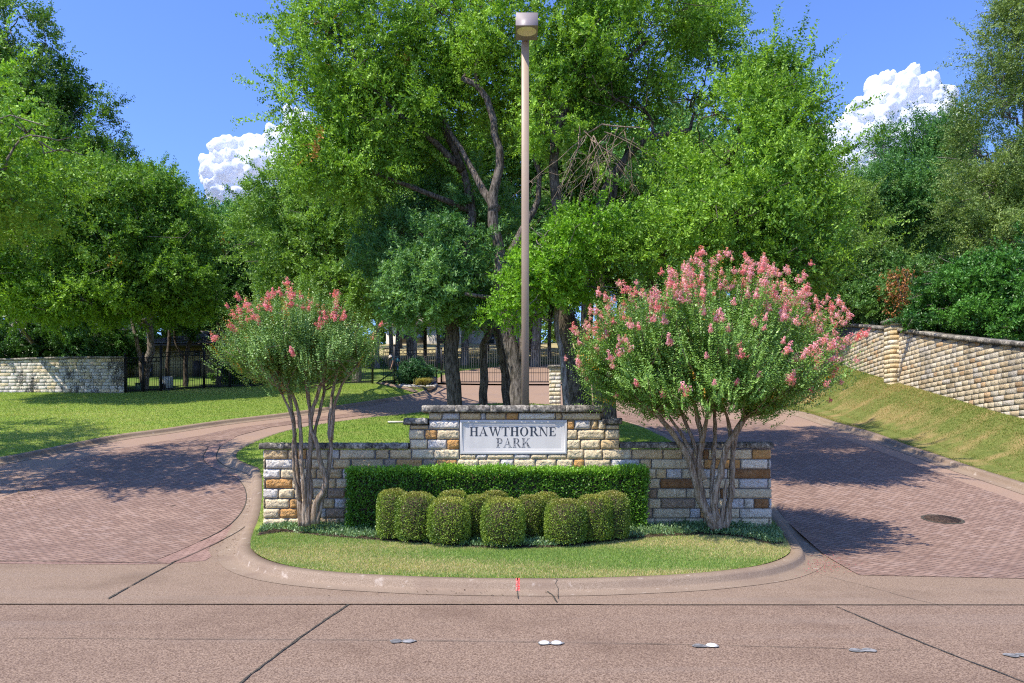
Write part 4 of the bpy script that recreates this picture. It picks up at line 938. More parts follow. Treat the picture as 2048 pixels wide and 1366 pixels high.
def myrtle(label, base_px, Y, stems, cen, rx, ry, rz, org, n_canes, cols, fl, seed, flcol, leaf, zlow, vy, vs):
    rng = np.random.default_rng(seed); b = gp(base_px, Y); b[2] = Hi(b[0], b[1])
    t = thing('crepe_myrtle', tuple(b), label, 'flowering tree', 'crepe myrtles in front of the entrance wall')
    m = MB(); tops = []
    for st, r0, r1, dy in stems:
        p = [P(q[0], q[1], Y+dy*i/(len(st)-1)) for i, q in enumerate(st)]
        p = spl(p, .09); p[1:-1] += rng.normal(size=(len(p)-2, 3))*r0*.13
        rr = np.linspace(r0*1.32, r1*1.2, len(p))*(1+.10*np.sin(np.arange(len(p))*1.7+seed)); rr[:3] *= (1.35, 1.2, 1.1)
        m.tube(p, rr, 9, rough=.09); tops.append((p[-1], r1)); tops.append((p[int(len(p)*.82)], r1*1.1))
    c = P(cen[0], cen[1], Y); k = Y/F; Rr = np.array((rx*k, ry, rz*k)); O = P(org[0], org[1], Y)
    # canes fan out of the stem tops to the rim of the crown
    u = unit(rng.normal(size=(n_canes*4, 3))); u = u[(u[:, 2] > zlow)&(rng.random(len(u)) < .7+.3*ss(zlow, .3, u[:, 2]))][:n_canes]
    rad = rng.uniform(.55, .93, (len(u), 1)); E = c+u*Rr*rad; vz = P(0, vy, Y)[2]; E = E[E[:, 2] > vz+vs*np.hypot(E[:, 0]-c[0], .8*(E[:, 1]-c[1]))]; tp = np.array([q[0] for q in tops]); B = []; D = []
    for e in E:
        q = tops[int(np.argmin(np.linalg.norm(tp-e, axis=1)+rng.random(len(tp))*.7))]; a = q[0]; s = np.linspace(0, 1, 9)[:, None]
        L = np.linalg.norm(e-a); mid = (a+e)/2+np.array((0, 0, -.10*L))*(1 if e[2] > a[2]+.3 else -1.2)
        p = (1-s)**2*a+2*s*(1-s)*mid+s*s*e+rng.normal(size=(9, 3))*.012; m.tube(p, np.linspace(min(q[1]*.75, .02), .004, 9), 5)
        B.append(p[3:]); D.append(np.repeat(unit(p[-1]-p[-3])[None], len(p)-3, 0))
    m.build('trunk', M_barkm, t, smooth=True)
    B = np.concatenate(B); D = np.concatenate(D); q = B[:, 2] > vz-.10+vs*np.hypot(B[:, 0]-c[0], .8*(B[:, 1]-c[1])); B = B[q]; D = D[q]
    # leafy shoots springing from the canes
    rep = 6; B = np.repeat(B, rep, 0); D = np.repeat(D, rep, 0); n = len(B); B = B+rng.normal(size=(n, 3))*.09
    d = unit(D*.35+unit(B-O)*1.0+np.array((0, 0, .25))+rng.normal(size=(n, 3))*.15); Lt = rng.uniform(.16, .50, n)
    nl = 18; tt = np.linspace(.03, 1, nl); pos = B[:, None]+d[:, None]*(tt*Lt[:, None])[..., None]
    s1 = unit(np.cross(d, np.array((.2, .9, .1))+rng.normal(size=(n, 3))*.5))
    ax = unit(s1[:, None]*np.where(np.arange(nl) % 2, 1, -1)[None, :, None]+d[:, None]*.55+rng.normal(size=(n, nl, 3))*.25)
    nr = unit(d[:, None]*.6+np.array((0, 0, .5))+rng.normal(size=(n, nl, 3))*.4); ln = leaf*rng.uniform(.7, 1.25, (n, nl))*(1.15-.5*tt)
    V, Q = leaf_quads(pos.reshape(-1, 3), ax.reshape(-1, 3), nr.reshape(-1, 3), ln.ravel(), ln.ravel()*.52)
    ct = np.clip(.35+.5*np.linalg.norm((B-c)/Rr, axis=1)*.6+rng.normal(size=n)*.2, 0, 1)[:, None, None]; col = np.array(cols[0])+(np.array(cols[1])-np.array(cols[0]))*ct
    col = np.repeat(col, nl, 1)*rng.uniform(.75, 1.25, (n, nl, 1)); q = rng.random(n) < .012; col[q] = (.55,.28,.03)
    mesh_np('crown', V, [Q], M_waxy, t, col.reshape(-1, 3))
    # flower heads at the shoot tips
    tips = B+d*Lt[:, None]; e = (tips-c)/Rr; r = np.linalg.norm(e, axis=1); pj = np.stack([tips[:, 0]/tips[:, 1]*F+CX, HY-(tips[:, 2]-CH)*F/tips[:, 1]], 1)
    w = fl(pj, e, r)*(e[:, 1] < .35); idx = rng.permutation(np.nonzero(rng.random(n) < w)[0]); got = []; loc0 = np.array(t.location)
    for i in idx:
        if all(np.linalg.norm(tips[i]-tips[j]) > .10 for j in got): got.append(i)
    got.sort(key=lambda i: tips[i, 1]); 
    rest = got[96:]
    for i in got[:96]:
        me = flcol(pj[i], rng); o = link('flower_cluster', me, t); o.location = tips[i]-loc0
        o.rotation_euler = Vector(d[i]+np.array((0, 0, .3))).to_track_quat('Z', 'Y').to_euler(); s = rng.uniform(.4, .8); o.scale = (s, s, s*rng.uniform(.85, 1.25))
    if rest:
        V = []; Q = []; cc = []; o = 0
        for i in rest:
            me = flcol(pj[i], rng); v = np.zeros(len(me.vertices)*3); me.vertices.foreach_get('co', v); v = v.reshape(-1, 3)*rng.uniform(.35, .7)
            a = np.zeros(len(me.polygons)*4); me.attributes['Col'].data.foreach_get('color', a); V.append(v+tips[i]); Q.append(np.arange(len(v)).reshape(-1, 4)+o); cc.append(a.reshape(-1, 4)[:, :3]); o += len(v)
        q = mesh_np('flower_clusters', np.concatenate(V), [np.concatenate(Q)], M_petal, t, np.concatenate(cc)); q['kind'] = 'stuff'
    print('myrtle', n*nl, len(got))
    return t
stL = [([(604,1052),(600,1010),(594,950),(590,880),(584,822),(575,775)], .035, .022, .1), ([(608,1052),(609,1000),(604,930),(600,850),(590,800),(560,750)], .03, .02, -.15),
       ([(615,1050),(614,990),(617,940),(622,880),(619,820),(613,770),(602,715)], .036, .02, .15), ([(628,1047),(630,1015),(645,985),(652,962),(641,930),(634,890),(620,850),(632,800),(645,760),(652,715)], .038, .02, -.1),
       ([(634,1047),(643,1005),(653,965),(662,900),(658,855),(663,805),(668,770),(680,725)], .03, .018, .2), ([(662,880),(666,838),(672,800),(690,760),(718,728)], .022, .014, -.1),
       ([(612,1050),(622,985),(618,930),(626,880),(640,820),(648,780),(640,735)], .026, .018, .3), ([(600,1000),(590,960),(586,900),(588,850),(570,800),(545,750)], .02, .014, -.3)]
myrtle('slender crepe myrtle with sparse coral flower heads at the left end of the entrance wall', 612, 12.05, stL, (598,722), 168, 1.25, 124, (605,880), 250, ((.07,.17,.03), (.30,.46,.12)),
       lambda p, e, r: np.where(r > .82, .02+.05*ss(.2, .8, e[:, 2])+.05*ss(-.3, -.8, e[:, 0])*(e[:, 2] > -.4), .0008)*.5*(np.where(p[:, 0] > 700, .4, 1)), 41, lambda p, g: CORAL[g.integers(3)], .040, -.9, 805, .5)
stR = [([(1432,1058),(1400,1000),(1388,955),(1370,905),(1340,860),(1310,825),(1275,785)], .05, .024, -.2), ([(1428,1056),(1402,985),(1396,930),(1404,880),(1396,840),(1385,800),(1370,760)], .05, .024, .1),
       ([(1436,1058),(1428,1000),(1440,950),(1452,900),(1466,870),(1488,835),(1500,800)], .052, .03, -.2), ([(1450,1056),(1462,990),(1465,930),(1470,880),(1490,840),(1520,795),(1545,765)], .042, .022, .2),
       ([(1434,1056),(1424,985),(1428,900),(1430,850),(1425,800),(1420,750)], .036, .02, .3), ([(1408,960),(1392,900),(1378,860),(1360,820),(1345,780)], .028, .018, .3),
       ([(1404,885),(1412,845),(1420,815),(1440,770)], .026, .016, -.1), ([(1462,875),(1455,835),(1440,805),(1418,785)], .022, .014, -.2), ([(1395,940),(1375,890),(1350,850),(1325,820),(1300,800)], .024, .015, .2),
       ([(1440,1057),(1446,1020),(1450,985),(1452,960)], .03, .016, -.1)]
def flr(p, e, r):
    w = np.where(r > .84, .16+.30*ss(.0, .8, e[:, 2])+.22*ss(.2, .9, e[:, 0]), .02*(r > .7))
    return w*.42*(e[:, 2] > -.6)
def flcR(p, g):
    return CRIM[g.integers(2)] if p[1] > 770 and p[0] > 1560 and g.random() < .8 else (PINK[g.integers(3)] if g.random() < .8 else CORAL[g.integers(3)])
myrtle('broad crepe myrtle covered in pink flowers at the right end of the entrance wall', 1436, 12.0, stR, (1418,728), 270, 2.05, 172, (1430,900), 640, ((.06,.17,.025), (.29,.47,.09)), flr, 42, flcR, .043, -.9, 862, .30)

# ---------------------------------------------------------------- clouds
def cloud(label, Y, shape, n, seed):
    rng = np.random.default_rng(seed); k = Y/F; m = MB()
    nlat, nlon = 9, 14; th = np.linspace(0, np.pi, nlat); ph = np.linspace(0, 2*np.pi, nlon, endpoint=False)
    U = np.stack([np.outer(np.sin(th), np.cos(ph)), np.outer(np.sin(th), np.sin(ph)), np.repeat(np.cos(th)[:, None], nlon, 1)], -1).reshape(-1, 3)
    ii = (np.arange(nlat-1)[:, None]*nlon); j = np.arange(nlon)[None]; j2 = (j+1) % nlon; Q = np.stack([ii+j, ii+nlon+j, ii+nlon+j2, ii+j2], -1).reshape(-1, 4)
    for px, py, rr in shape:
        m.add(P(px, py, Y)+U*rr*k*.8, Q)
        for i in range(n):
            u = unit(rng.normal(size=3)); q = P(px, py, Y)+u*rr*k*.75; r1 = rr*k*rng.uniform(.22, .42); m.add(q+U*r1, Q)
            for _ in range(3): m.add(q+unit(rng.normal(size=3)+u)*r1*.9+U*r1*0, Q[:0]); q2 = q+unit(rng.normal(size=3)+u)*r1*.9; m.add(q2+U*r1*rng.uniform(.3, .5), Q)
    o = m.build('cloud', M_cloud, smooth=True)
    md = o.modifiers.new('union', 'REMESH'); md.mode = 'VOXEL'; md.voxel_size = 2.6*k; md.use_smooth_shade = True
    sm = o.modifiers.new('soften', 'SMOOTH'); sm.iterations = 6
    for nm, sz, st_ in (('billow', 30, 16), ('wisps', 12, 4)):
        tx = bpy.data.textures.new(nm, 'CLOUDS'); tx.noise_scale = sz*k; tx.noise_depth = 4
        d = o.modifiers.new(nm, 'DISPLACE'); d.texture = tx; d.texture_coords = 'GLOBAL'; d.strength = st_*k; d.mid_level = .5
    return tag(o, label, 'cloud', 'white cumulus clouds behind the trees')
cloud('white cumulus cloud low between the left and central trees', 1500, [(588,243,28),(612,262,34),(565,285,38),(520,320,50),(470,300,30),(445,305,30),(425,345,30),(430,380,30),(480,395,40),(545,405,50),(480,345,50),(540,350,60),(600,320,60),(650,350,60)], 14, 61)
cloud('white cumulus cloud rising behind the right-hand trees', 1500, [(1805,172,38),(1765,200,45),(1845,185,38),(1875,205,36),(1730,235,40),(1780,260,70),(1700,280,42),(1655,290,38),(1690,325,40),(1730,345,50),(1660,330,40),(1860,260,60)], 14, 62)

# ---------------------------------------------------------------- trees
YG = ((.06,.165,.014), (.33,.53,.06)); BG = ((.035,.12,.028), (.16,.33,.085)); OL = ((.055,.13,.018), (.25,.37,.075)); DG = ((.022,.075,.014), (.10,.22,.035))
def B2(px, Y): x = (px-CX)*Y/F; return (x, Y)
def stem_px(pts, Y, r0, r1, base=True):
    q = [np.array(P(a[0], a[1], a[2] if len(a) > 2 else Y)) for a in pts]
    if base:
        g = gp(pts[0][0], pts[0][2] if len(pts[0]) > 2 else Y, .08); q = [g]+q[1:] if pts[0][1] > 800 else q
    return (q, r0, r1)
CE = 'elms on the island behind the entrance wall'
# A: straight trunk at the left, crown filling the left of the central mass
tree('elm_tree', 'elm with a straight dark trunk at the left end of the island', B2(915, 19.5),
     [LB(700,90,19,140,110), LB(800,40,20,150,100), LB(650,210,19,95,80), LB(760,230,19,120,90), LB(850,180,20,110,90), LB(630,330,19,80,50), LB(700,340,19,110,60), LB(660,30,20,90,60)],
     [stem_px([(916,845),(908,740),(906,640),(925,520),(945,430),(930,350),(895,270),(865,200)], 19.5, .24, .07), stem_px([(940,420,19.5),(850,385,19),(760,350,18.8),(690,300,18.6)], 19, .09, .03, 0),
      stem_px([(925,340,19.5),(870,285,19.2),(800,230,19),(720,150,18.8)], 19, .10, .03, 0)], 10500, .074, seed=31, bark=M_barkd, cols=YG, group=CE, gap=-.35, spot=(.012, (.42,.19,.05)), tw=(.4, 1.15), asp=.5)
# B: main light-barked trunk behind the lamp post
tree('elm_tree', 'large elm with a thick pale leaning trunk just left of the lamp post', B2(1040, 18.6),
     [LB(940,60,19,140,95), LB(1050,20,19,170,110), LB(1120,130,18.5,120,90), LB(960,170,19.5,90,70), LB(1030,230,20,90,55), LB(880,330,21,80,50), LB(1100,250,18.,80,60)],
     [stem_px([(1042,845),(1036,760),(1020,690),(1006,620),(1000,520),(985,420),(1000,330),(985,240),(955,170),(925,158)], 18.6, .25, .07),
      stem_px([(1003,545,18.6),(1040,470,18.8),(1075,400,19),(1078,345,19),(1062,300,19),(1070,220,19)], 19, .13, .04, 0), stem_px([(990,420,18.6),(940,330,19),(905,270,19.2),(880,230,19.4)], 19, .12, .04, 0),
      stem_px([(1060,590,18.6),(1052,660,18.6),(1045,720,18.6)], 18.6, .12, .14, 0), stem_px([(1005,600,18.6),(970,595,18.3),(930,588,18.)], 18, .07, .04, 0)], 8600, .072, seed=32, bark=M_barkb, cols=YG, group=CE, gap=-.3, tw=(.4, 1.0), asp=.5)
# C: three-stemmed elm right of the lamp post
tree('elm_tree', 'elm with three dark stems leaning apart, right of the lamp post', B2(1180, 18.3),
     [LB(1280,60,18.5,160,110), LB(1200,130,18,110,90), LB(1370,70,19,110,80), LB(1280,210,18.5,120,80), LB(1390,170,19,90,70), LB(1180,20,19,100,60), LB(1400,20,20,80,60)],
     [stem_px([(1168,845),(1150,760),(1128,660),(1120,560),(1125,470),(1108,370),(1108,300),(1135,210),(1190,165),(1210,110),(1215,50)], 18.3, .24, .06),
      stem_px([(1185,845,18.6),(1165,740,18.6),(1145,640,18.7),(1118,590,18.8),(1150,500,19),(1215,420,19),(1240,340,19),(1260,290,19)], 18.6, .2, .07),
      stem_px([(1200,845,18.1),(1200,720,18.1),(1205,600,18.1),(1180,480,18.2),(1240,330,18.4),(1300,280,18.4),(1380,262,18.3)], 18.1, .22, .07),
      stem_px([(1195,160,18.3),(1250,120,18.3),(1290,85,18.3)], 18, .07, .03, 0)], 9500, .072, seed=33, bark=M_barkd, cols=YG, group=CE, gap=-.35, tw=(.4, 1.05), asp=.5)
dtw = MB()
for i in range(22):
    a0 = P(1205+R.normal()*28, 268+R.normal()*8, 17.4); q = [a0]
    dr = np.array((R.normal()*.12, R.normal()*.05, -.14))
    for _ in range(9): dr = dr*.9+np.array((R.normal()*.035, R.normal()*.02, -.022)); q.append(q[-1]+dr)
    dtw.tube(q, np.linspace(.013, .004, 10), 4)
    for _ in range(3):
        b0 = q[R.integers(3, 8)]; limb(dtw, b0, b0+np.array((R.normal()*.3, R.normal()*.1, -.25-.2*R.random())), .006, .003, .3, 5, 4)
limb(dtw, P(1150, 262, 17.6), P(1290, 258, 17.2), .03, .012, .3, 9, 6)
dead = next(o for o in C.objects if o.get('label', '').startswith('elm with three dark stems'))
dtw.build('dead_twigs', M_barkm, dead)
# D: right-hand crown
tree('elm_tree', 'wide low-branched elm at the right of the island, above the pink crepe myrtle', B2(1212, 17.9),
     [LB(1480,250,17,110,80), LB(1575,250,17,85,70), LB(1590,340,17,75,55), LB(1480,350,16.6,150,70), LB(1590,440,16.4,105,65), LB(1470,460,16.,140,80), LB(1350,480,16.5,110,70), LB(1610,520,16.8,75,55), LB(1540,160,18,60,50), LB(1560,545,16.2,110,45), LB(1380,330,17.5,80,60)],
     [stem_px([(1212,845,17.9),(1225,740,17.9),(1265,630,17.8),(1320,520,17.6),(1345,420,17.6),(1400,350,17.6),(1470,300,17.6)], 17.6, .2, .07), stem_px([(1345,430,17.5),(1420,420,17),(1500,440,16.6),(1590,450,16.4)], 17, .1, .03, 0),
      stem_px([(1400,350,17.5),(1480,290,17.3),(1560,230,17.2),(1600,180,17.1)], 17, .09, .02, 0)], 15500, .070, seed=34, bark=M_barkd, cols=YG, group=CE, gap=-.5, tw=(.4, 1.2), asp=.5, up=.6)
# E: lower clumps in the middle
tree('elm_tree', 'bright green low elm whose leaves hang round the lamp post at mid height', B2(1110, 17.4),
     [LB(1110,510,16.8,80,60), LB(1075,560,16.6,60,50), LB(1150,560,17,60,55), LB(1030,620,17,50,30), LB(1190,470,17.4,80,50)],
     [stem_px([(1140,845),(1128,740),(1112,640),(1118,560),(1110,500)], 17.4, .10, .04)], 3300, .072, seed=35, cols=((.075,.19,.014), (.24,.45,.03)), group=CE, gap=-.6, tw=(.3, .8), asp=.55)
tree('oak_tree', 'blue-green leafy tree with a slim leaning dark trunk, left of the pale elm trunk', B2(967, 21.), 
     [LB(900,520,19,110,80), LB(860,560,18.6,100,60), LB(840,600,19,95,50), LB(940,600,19.5,70,50), LB(960,430,20.5,90,60), LB(800,500,20,90,70), LB(880,430,21,90,50)],
     [stem_px([(969,850),(966,760),(968,690),(985,640),(960,560),(930,500)], 21., .16, .06), stem_px([(1012,850,21.4),(1015,780,21.4),(1005,700,21.4),(985,640,21.4),(950,560,21.4)], 21, .2, .1)], 8200, .085, seed=36, bark=M_barkd, cols=((.06,.17,.045), (.26,.44,.13)), group=CE, gap=-.6, tw=(.3, .8), asp=.4)
# mid-left mass behind the drive
ML = 'trees behind the iron fence left of the gate'
tree('elm_tree', 'yellow-green elm spreading over the fence behind the left crepe myrtle', B2(705, 40.5),
     [LB(620,400,28,130,70), LB(720,430,27,120,75), LB(780,500,27,110,75), LB(650,500,28,120,70), LB(720,580,27,120,50), LB(560,470,30,90,80), LB(600,570,29,90,50), LB(850,560,28,70,50)],
     [stem_px([(712,790),(716,680),(705,600),(690,500),(680,420)], 40.5, .28, .1)], 15000, .10, seed=37, cols=((.07,.17,.02), (.27,.43,.08)), group=ML, gap=-.7, tw=(.4, 1.1), asp=.45)
tree('elm_tree', 'dark green tree with a pointed top against the left cloud', B2(500, 42.),
     [LB(485,455,40,55,45), LB(470,520,40,80,80), LB(530,520,40,80,90), LB(445,600,40,60,60), LB(520,450,42,50,40), LB(600,440,42,60,50)],
     [stem_px([(505,790),(500,650),(490,500),(485,420)], 42., .3, .1)], 8200, .13, seed=38, cols=BG, group=ML, gap=-.7, up=.9, tw=(.5, 1.3), asp=.5)
tree('elm_tree', 'dense tree rising behind the house roof, right of the tall dark left crown', B2(375, 44.),
     [LB(350,430,43,60,50), LB(400,480,43,55,60), LB(360,520,43,80,80), LB(420,570,43,60,60), LB(330,600,43,70,60)],
     [stem_px([(372,790),(376,650),(370,520),(365,430)], 44., .3, .1)], 7000, .13, seed=39, cols=OL, group=ML, gap=-.7, up=.8, tw=(.5, 1.3), asp=.5)
# left mass
LG = 'trees over the left lawn and boundary wall'
tree('elm_tree', 'tall dark elm at the top left corner with spiky twigs against the sky', B2(60, 40.),
     [LB(60,160,40,100,80), LB(150,245,40,75,70), LB(40,260,40,110,90), LB(210,325,40,55,40), LB(20,60,40,90,60), LB(-80,200,40,110,120), LB(120,340,40,110,60)],
     [stem_px([(62,790),(60,600),(70,400),(80,250)], 40., .4, .12)], 14500, .13, seed=40, cols=((.04,.11,.015), (.19,.32,.045)), group=LG, gap=-.55, up=.7, tw=(.6, 1.6), asp=.5)
tree('elm_tree', 'broad bright elm with a single trunk near the left edge, over the boundary wall', B2(45, 37.),
     [LB(60,380,31,120,80), LB(170,400,31,100,80), LB(-40,440,31,120,100), LB(80,500,30.5,130,90), LB(210,500,31,100,80), LB(40,585,31,130,55), LB(160,600,30.5,120,45), LB(250,560,31,80,60)],
     [stem_px([(44,790),(48,690),(44,640),(52,560),(60,480)], 37., .24, .1)], 17000, .105, seed=41, cols=((.07,.17,.018), (.28,.45,.05)), group=LG, gap=-.65, tw=(.4, 1.2), asp=.5, spot=(.006, (.5,.30,.03)))
tree('elm_tree', 'leaning-trunk elm with a rounded crown over the black iron fence', B2(290, 36.),
     [LB(290,400,33,90,60), LB(360,470,33,80,80), LB(270,500,32.5,90,80), LB(340,560,32,85,60), LB(270,610,32,90,42), LB(380,600,33,60,50), LB(220,400,34,80,60)],
     [stem_px([(286,800),(291,740),(303,700),(300,640),(310,560),(320,480)], 36., .22, .09), stem_px([(286,790,36),(281,720,36),(268,660,36),(260,600,36)], 36, .14, .06, 0)], 12500, .105, seed=42, cols=((.055,.15,.018), (.22,.38,.045)), group=LG, gap=-.6, tw=(.4, 1.1), asp=.5, spot=(.006, (.5,.22,.03)))
tree('elm_tree', 'nearest left-hand elm, mostly outside the frame, shading the brick drive', (-13.6, 14.6),
     [(-11.6, 15.3, 7.0, 2.2, 1.7, 1.3), (-10.2, 15.1, 7.2, 1.8, 1.4, 1.0), (-12.4, 15.8, 7.8, 2.4, 2.2, 1.5), (-14, 15.6, 8, 2.3, 1.8, 1.5), (-15.5, 15.5, 7.5, 2.2, 2.2, 1.6), (-13., 17.4, 9.5, 1.8, 2, 1.3), (-17.5, 19, 8.2, 2.4, 2.2, 1.3), (-16.2, 17.4, 7.6, 2.2, 1.8, 1.2), (-19, 21, 8.8, 2.6, 2.4, 1.4)],
     [([np.array((-13.6, 14.6, .4)), np.array((-13.4, 14.6, 3.)), np.array((-12.6, 14.6, 5.5)), np.array((-12, 14.8, 7.5))], .3, .1)], 11000, .075, seed=43, cols=YG, group=LG, gap=-.6, tw=(.4, 1.1))
tree('elm_tree', 'slim dark forked trunks with a dark crown behind the tall side gate', B2(378, 37.8),
     [LB(400,640,37.5,60,35), LB(430,600,38,55,50), LB(450,560,39,60,60)],
     [stem_px([(336,800),(335,720),(338,680),(345,620)], 37.8, .13, .07), stem_px([(373,800),(371,730),(378,690),(395,640)], 37.8, .16, .08), stem_px([(371,720,37.8),(358,700,37.8),(350,685,37.8),(348,650,37.8)], 37.8, .08, .05, 0), stem_px([(438,800,38.4),(437,700,38.4),(440,600,38.4)], 38.4, .15, .1)], 2600, .12, seed=44, cols=DG, bark=M_barkd, group=LG, gap=-.6)
# right mass
RG = 'trees and shrubs above the right-hand wall'
tree('elm_tree', 'airy dark green tree with upright wands standing before the right cloud', B2(1790, 37.),
     [LB(1775,330,36,45,70), LB(1845,300,36,45,60), LB(1800,400,35.5,100,70), LB(1880,350,36,60,80), LB(1740,430,35,70,70), LB(1850,450,35,80,60), LB(1905,290,37,40,55)],
     [stem_px([(1800,700),(1800,560),(1795,430),(1800,300)], 37., .26, .06)], 12500, .11, seed=51, cols=BG, group=RG, gap=-.45, up=1.3, tw=(.7, 2.0), asp=.45)
tree('elm_tree', 'lower yellow-green tree filling the gap between the central elms and the right-hand trees', B2(1690, 34.),
     [LB(1705,440,33,50,55), LB(1660,520,32,60,70), LB(1720,540,32,80,60), LB(1650,450,33,45,50), LB(1690,390,34,35,35)],
     [stem_px([(1700,720),(1700,620),(1690,520),(1690,430)], 34., .2, .05)], 6800, .105, seed=52, cols=OL, group=RG, gap=-.6, up=1., tw=(.5, 1.4), asp=.45)
tree('elm_tree', 'tall light olive tree running up the right edge of the picture', B2(2060, 28.),
     [LB(2035,90,27.5,75,100), LB(1990,230,27.5,75,85), LB(2080,20,27.5,80,80), LB(2060,340,27,110,100), LB(1980,400,27,90,80), LB(2040,480,26.5,110,60), LB(2110,220,28,100,120), LB(1960,320,28,60,60)],
     [stem_px([(2070,760),(2065,600),(2060,400),(2050,200)], 28., .28, .06)], 15500, .082, seed=53, cols=((.09,.155,.03), (.33,.43,.12)), group=RG, gap=-.55, up=1., tw=(.5, 1.5), asp=.4)
tree('evergreen_shrub', 'big dark glossy shrub bulging over the wall at the right edge', B2(1990, 26.),
     [LB(1960,570,24.5,90,60), LB(2050,560,23.5,90,70), LB(1900,590,26,70,50), LB(1990,630,23.8,90,38), LB(2070,640,22.5,80,40), LB(1880,640,26,70,30), LB(2120,600,22,80,70)],
     [stem_px([(1990,700),(1985,640),(1980,580)], 26., .12, .04)], 11500, .078, seed=54, cols=((.028,.11,.018), (.13,.32,.045)), cat='shrub', group=RG, gap=-.9, tw=(.25, .6), asp=.5, lmat=M_waxy, up=.2)
tree('evergreen_shrub', 'dark shrub behind the pier, hung with rust-brown dead vine', B2(1800, 31.),
     [LB(1800,590,29.5,70,50), LB(1740,600,31,70,45), LB(1840,620,28.5,50,35), LB(1770,550,31,70,40), LB(1860,560,29,60,50), LB(1700,590,32,60,45), LB(1640,590,33,60,50)],
     [stem_px([(1800,690),(1795,640),(1790,600)], 31., .1, .04)], 10500, .085, seed=55, cols=((.04,.12,.022), (.17,.32,.07)), cat='shrub', group=RG, gap=-.9, tw=(.25, .6), asp=.5, lmat=M_waxy, up=.2, dark=(.62, (.40,.17,.06)))
# rust coloured vine
rng = np.random.default_rng(77); vt = thing('dead_vine', tuple(P(1815, 650, 28.2)), 'rust-brown dead vine hanging down the dark shrub just above the wall pier', 'vine')
Vv = []; n0 = 0; Qv = []; 
for i in range(34):
    px = 1805+rng.normal()*20; y0 = 520+rng.uniform(0, 80); ln_ = rng.uniform(30, 90); n = 16
    tt = rng.random(n); pos = np.array([P(px+rng.normal()*3, y0+a*ln_, 28.1+rng.normal()*.1) for a in tt])
    V, Q = leaf_quads(pos, unit(rng.normal(size=(n, 3))-np.array((0, 0, .8))), unit(rng.normal(size=(n, 3))), rng.uniform(.07, .14, n), rng.uniform(.04, .07, n)); Vv.append(V); Qv.append(Q+n0); n0 += len(V)
V = np.concatenate(Vv); cc = np.array((.42,.17,.06))*rng.uniform(.6, 1.4, (len(V)//4, 1))
mesh_np('leaves', V, [np.concatenate(Qv)], M_leaf, vt, cc)
m = MB()
for i in range(9): limb(m, P(1805+rng.normal()*14, 530+rng.uniform(0, 40), 28.2), P(1812+rng.normal()*14, 650, 28.1), .012, .006, .15, 6, 4)
m.build('stems', M_barkd, vt)
tree('crepe_myrtle', 'far crepe myrtle with a few red flowers above the dark shrub at right', B2(1950, 30.),
     [LB(1950,505,29,40,28), LB(1915,520,29,30,22)], [stem_px([(1950,690),(1948,600),(1945,520)], 30., .06, .03)], 700, .08, seed=56, cols=OL, cat='flowering tree', gap=-1, tw=(.2, .5), spot=(.16, (.8,.14,.18)))
# trees beyond the gate: copied in a loop from a few prototypes
def far_proto(name, label, cols, seed, h=9., r=3., leaf=.105, n=7000, trunks=1, low=.35):
    t = thing(name, (0, 0, 0), label, 'tree', 'trees beyond the iron gate'); m = MB(); rng = np.random.default_rng(seed)
    for i in range(trunks):
        x0 = rng.normal()*.35*(trunks > 1); p = spl([(x0, 0, -.3), (x0*1.4+rng.normal()*.15, 0, h*.25), (x0*2+rng.normal()*.4, rng.normal()*.2, h*.6)], .5); m.tube(p, np.linspace(.17, .07, len(p)), 8, rough=.05)
        for _ in range(5): limb(m, p[len(p)*2//3], np.array((rng.normal()*r*.6, rng.normal()*r*.6, h*rng.uniform(.55, .9))), .06, .015)
    m.build('trunk', M_bark if seed % 2 else M_barkd, t, smooth=True)
    lobes = [(rng.normal()*r*.45, rng.normal()*r*.45, h*rng.uniform(low+.12, .92), r*rng.uniform(.45, .65), r*rng.uniform(.45, .65), h*rng.uniform(.12, .18)) for _ in range(9)]
    V, Q, col, *_ = crown(rng, lobes, n, leaf, cols=cols, seed=seed, gap=-.6, tw=(.5, 1.3)); mesh_np('crown', V, [Q], M_leaf, t, col); return t
def copy_thing(o, loc, rz, s, label):
    c = o.copy(); C.objects.link(c); c.location = loc; c.rotation_euler = (0, 0, rz); c.scale = (s, s, s); c['label'] = label
    for ch in list(o.children):
        d = ch.copy(); C.objects.link(d); d.parent = c
        for g in list(ch.children): e = g.copy(); C.objects.link(e); e.parent = d
    return c
fp = [far_proto('oak_tree', '', OL, 71, 9, 3.2, trunks=2), far_proto('oak_tree', '', YG, 72, 10, 3.4), far_proto('oak_tree', '', BG, 73, 8.5, 3., trunks=3), far_proto('oak_tree', '', ((.10,.18,.05), (.25,.33,.11)), 74, 9, 3.2, low=.25)]
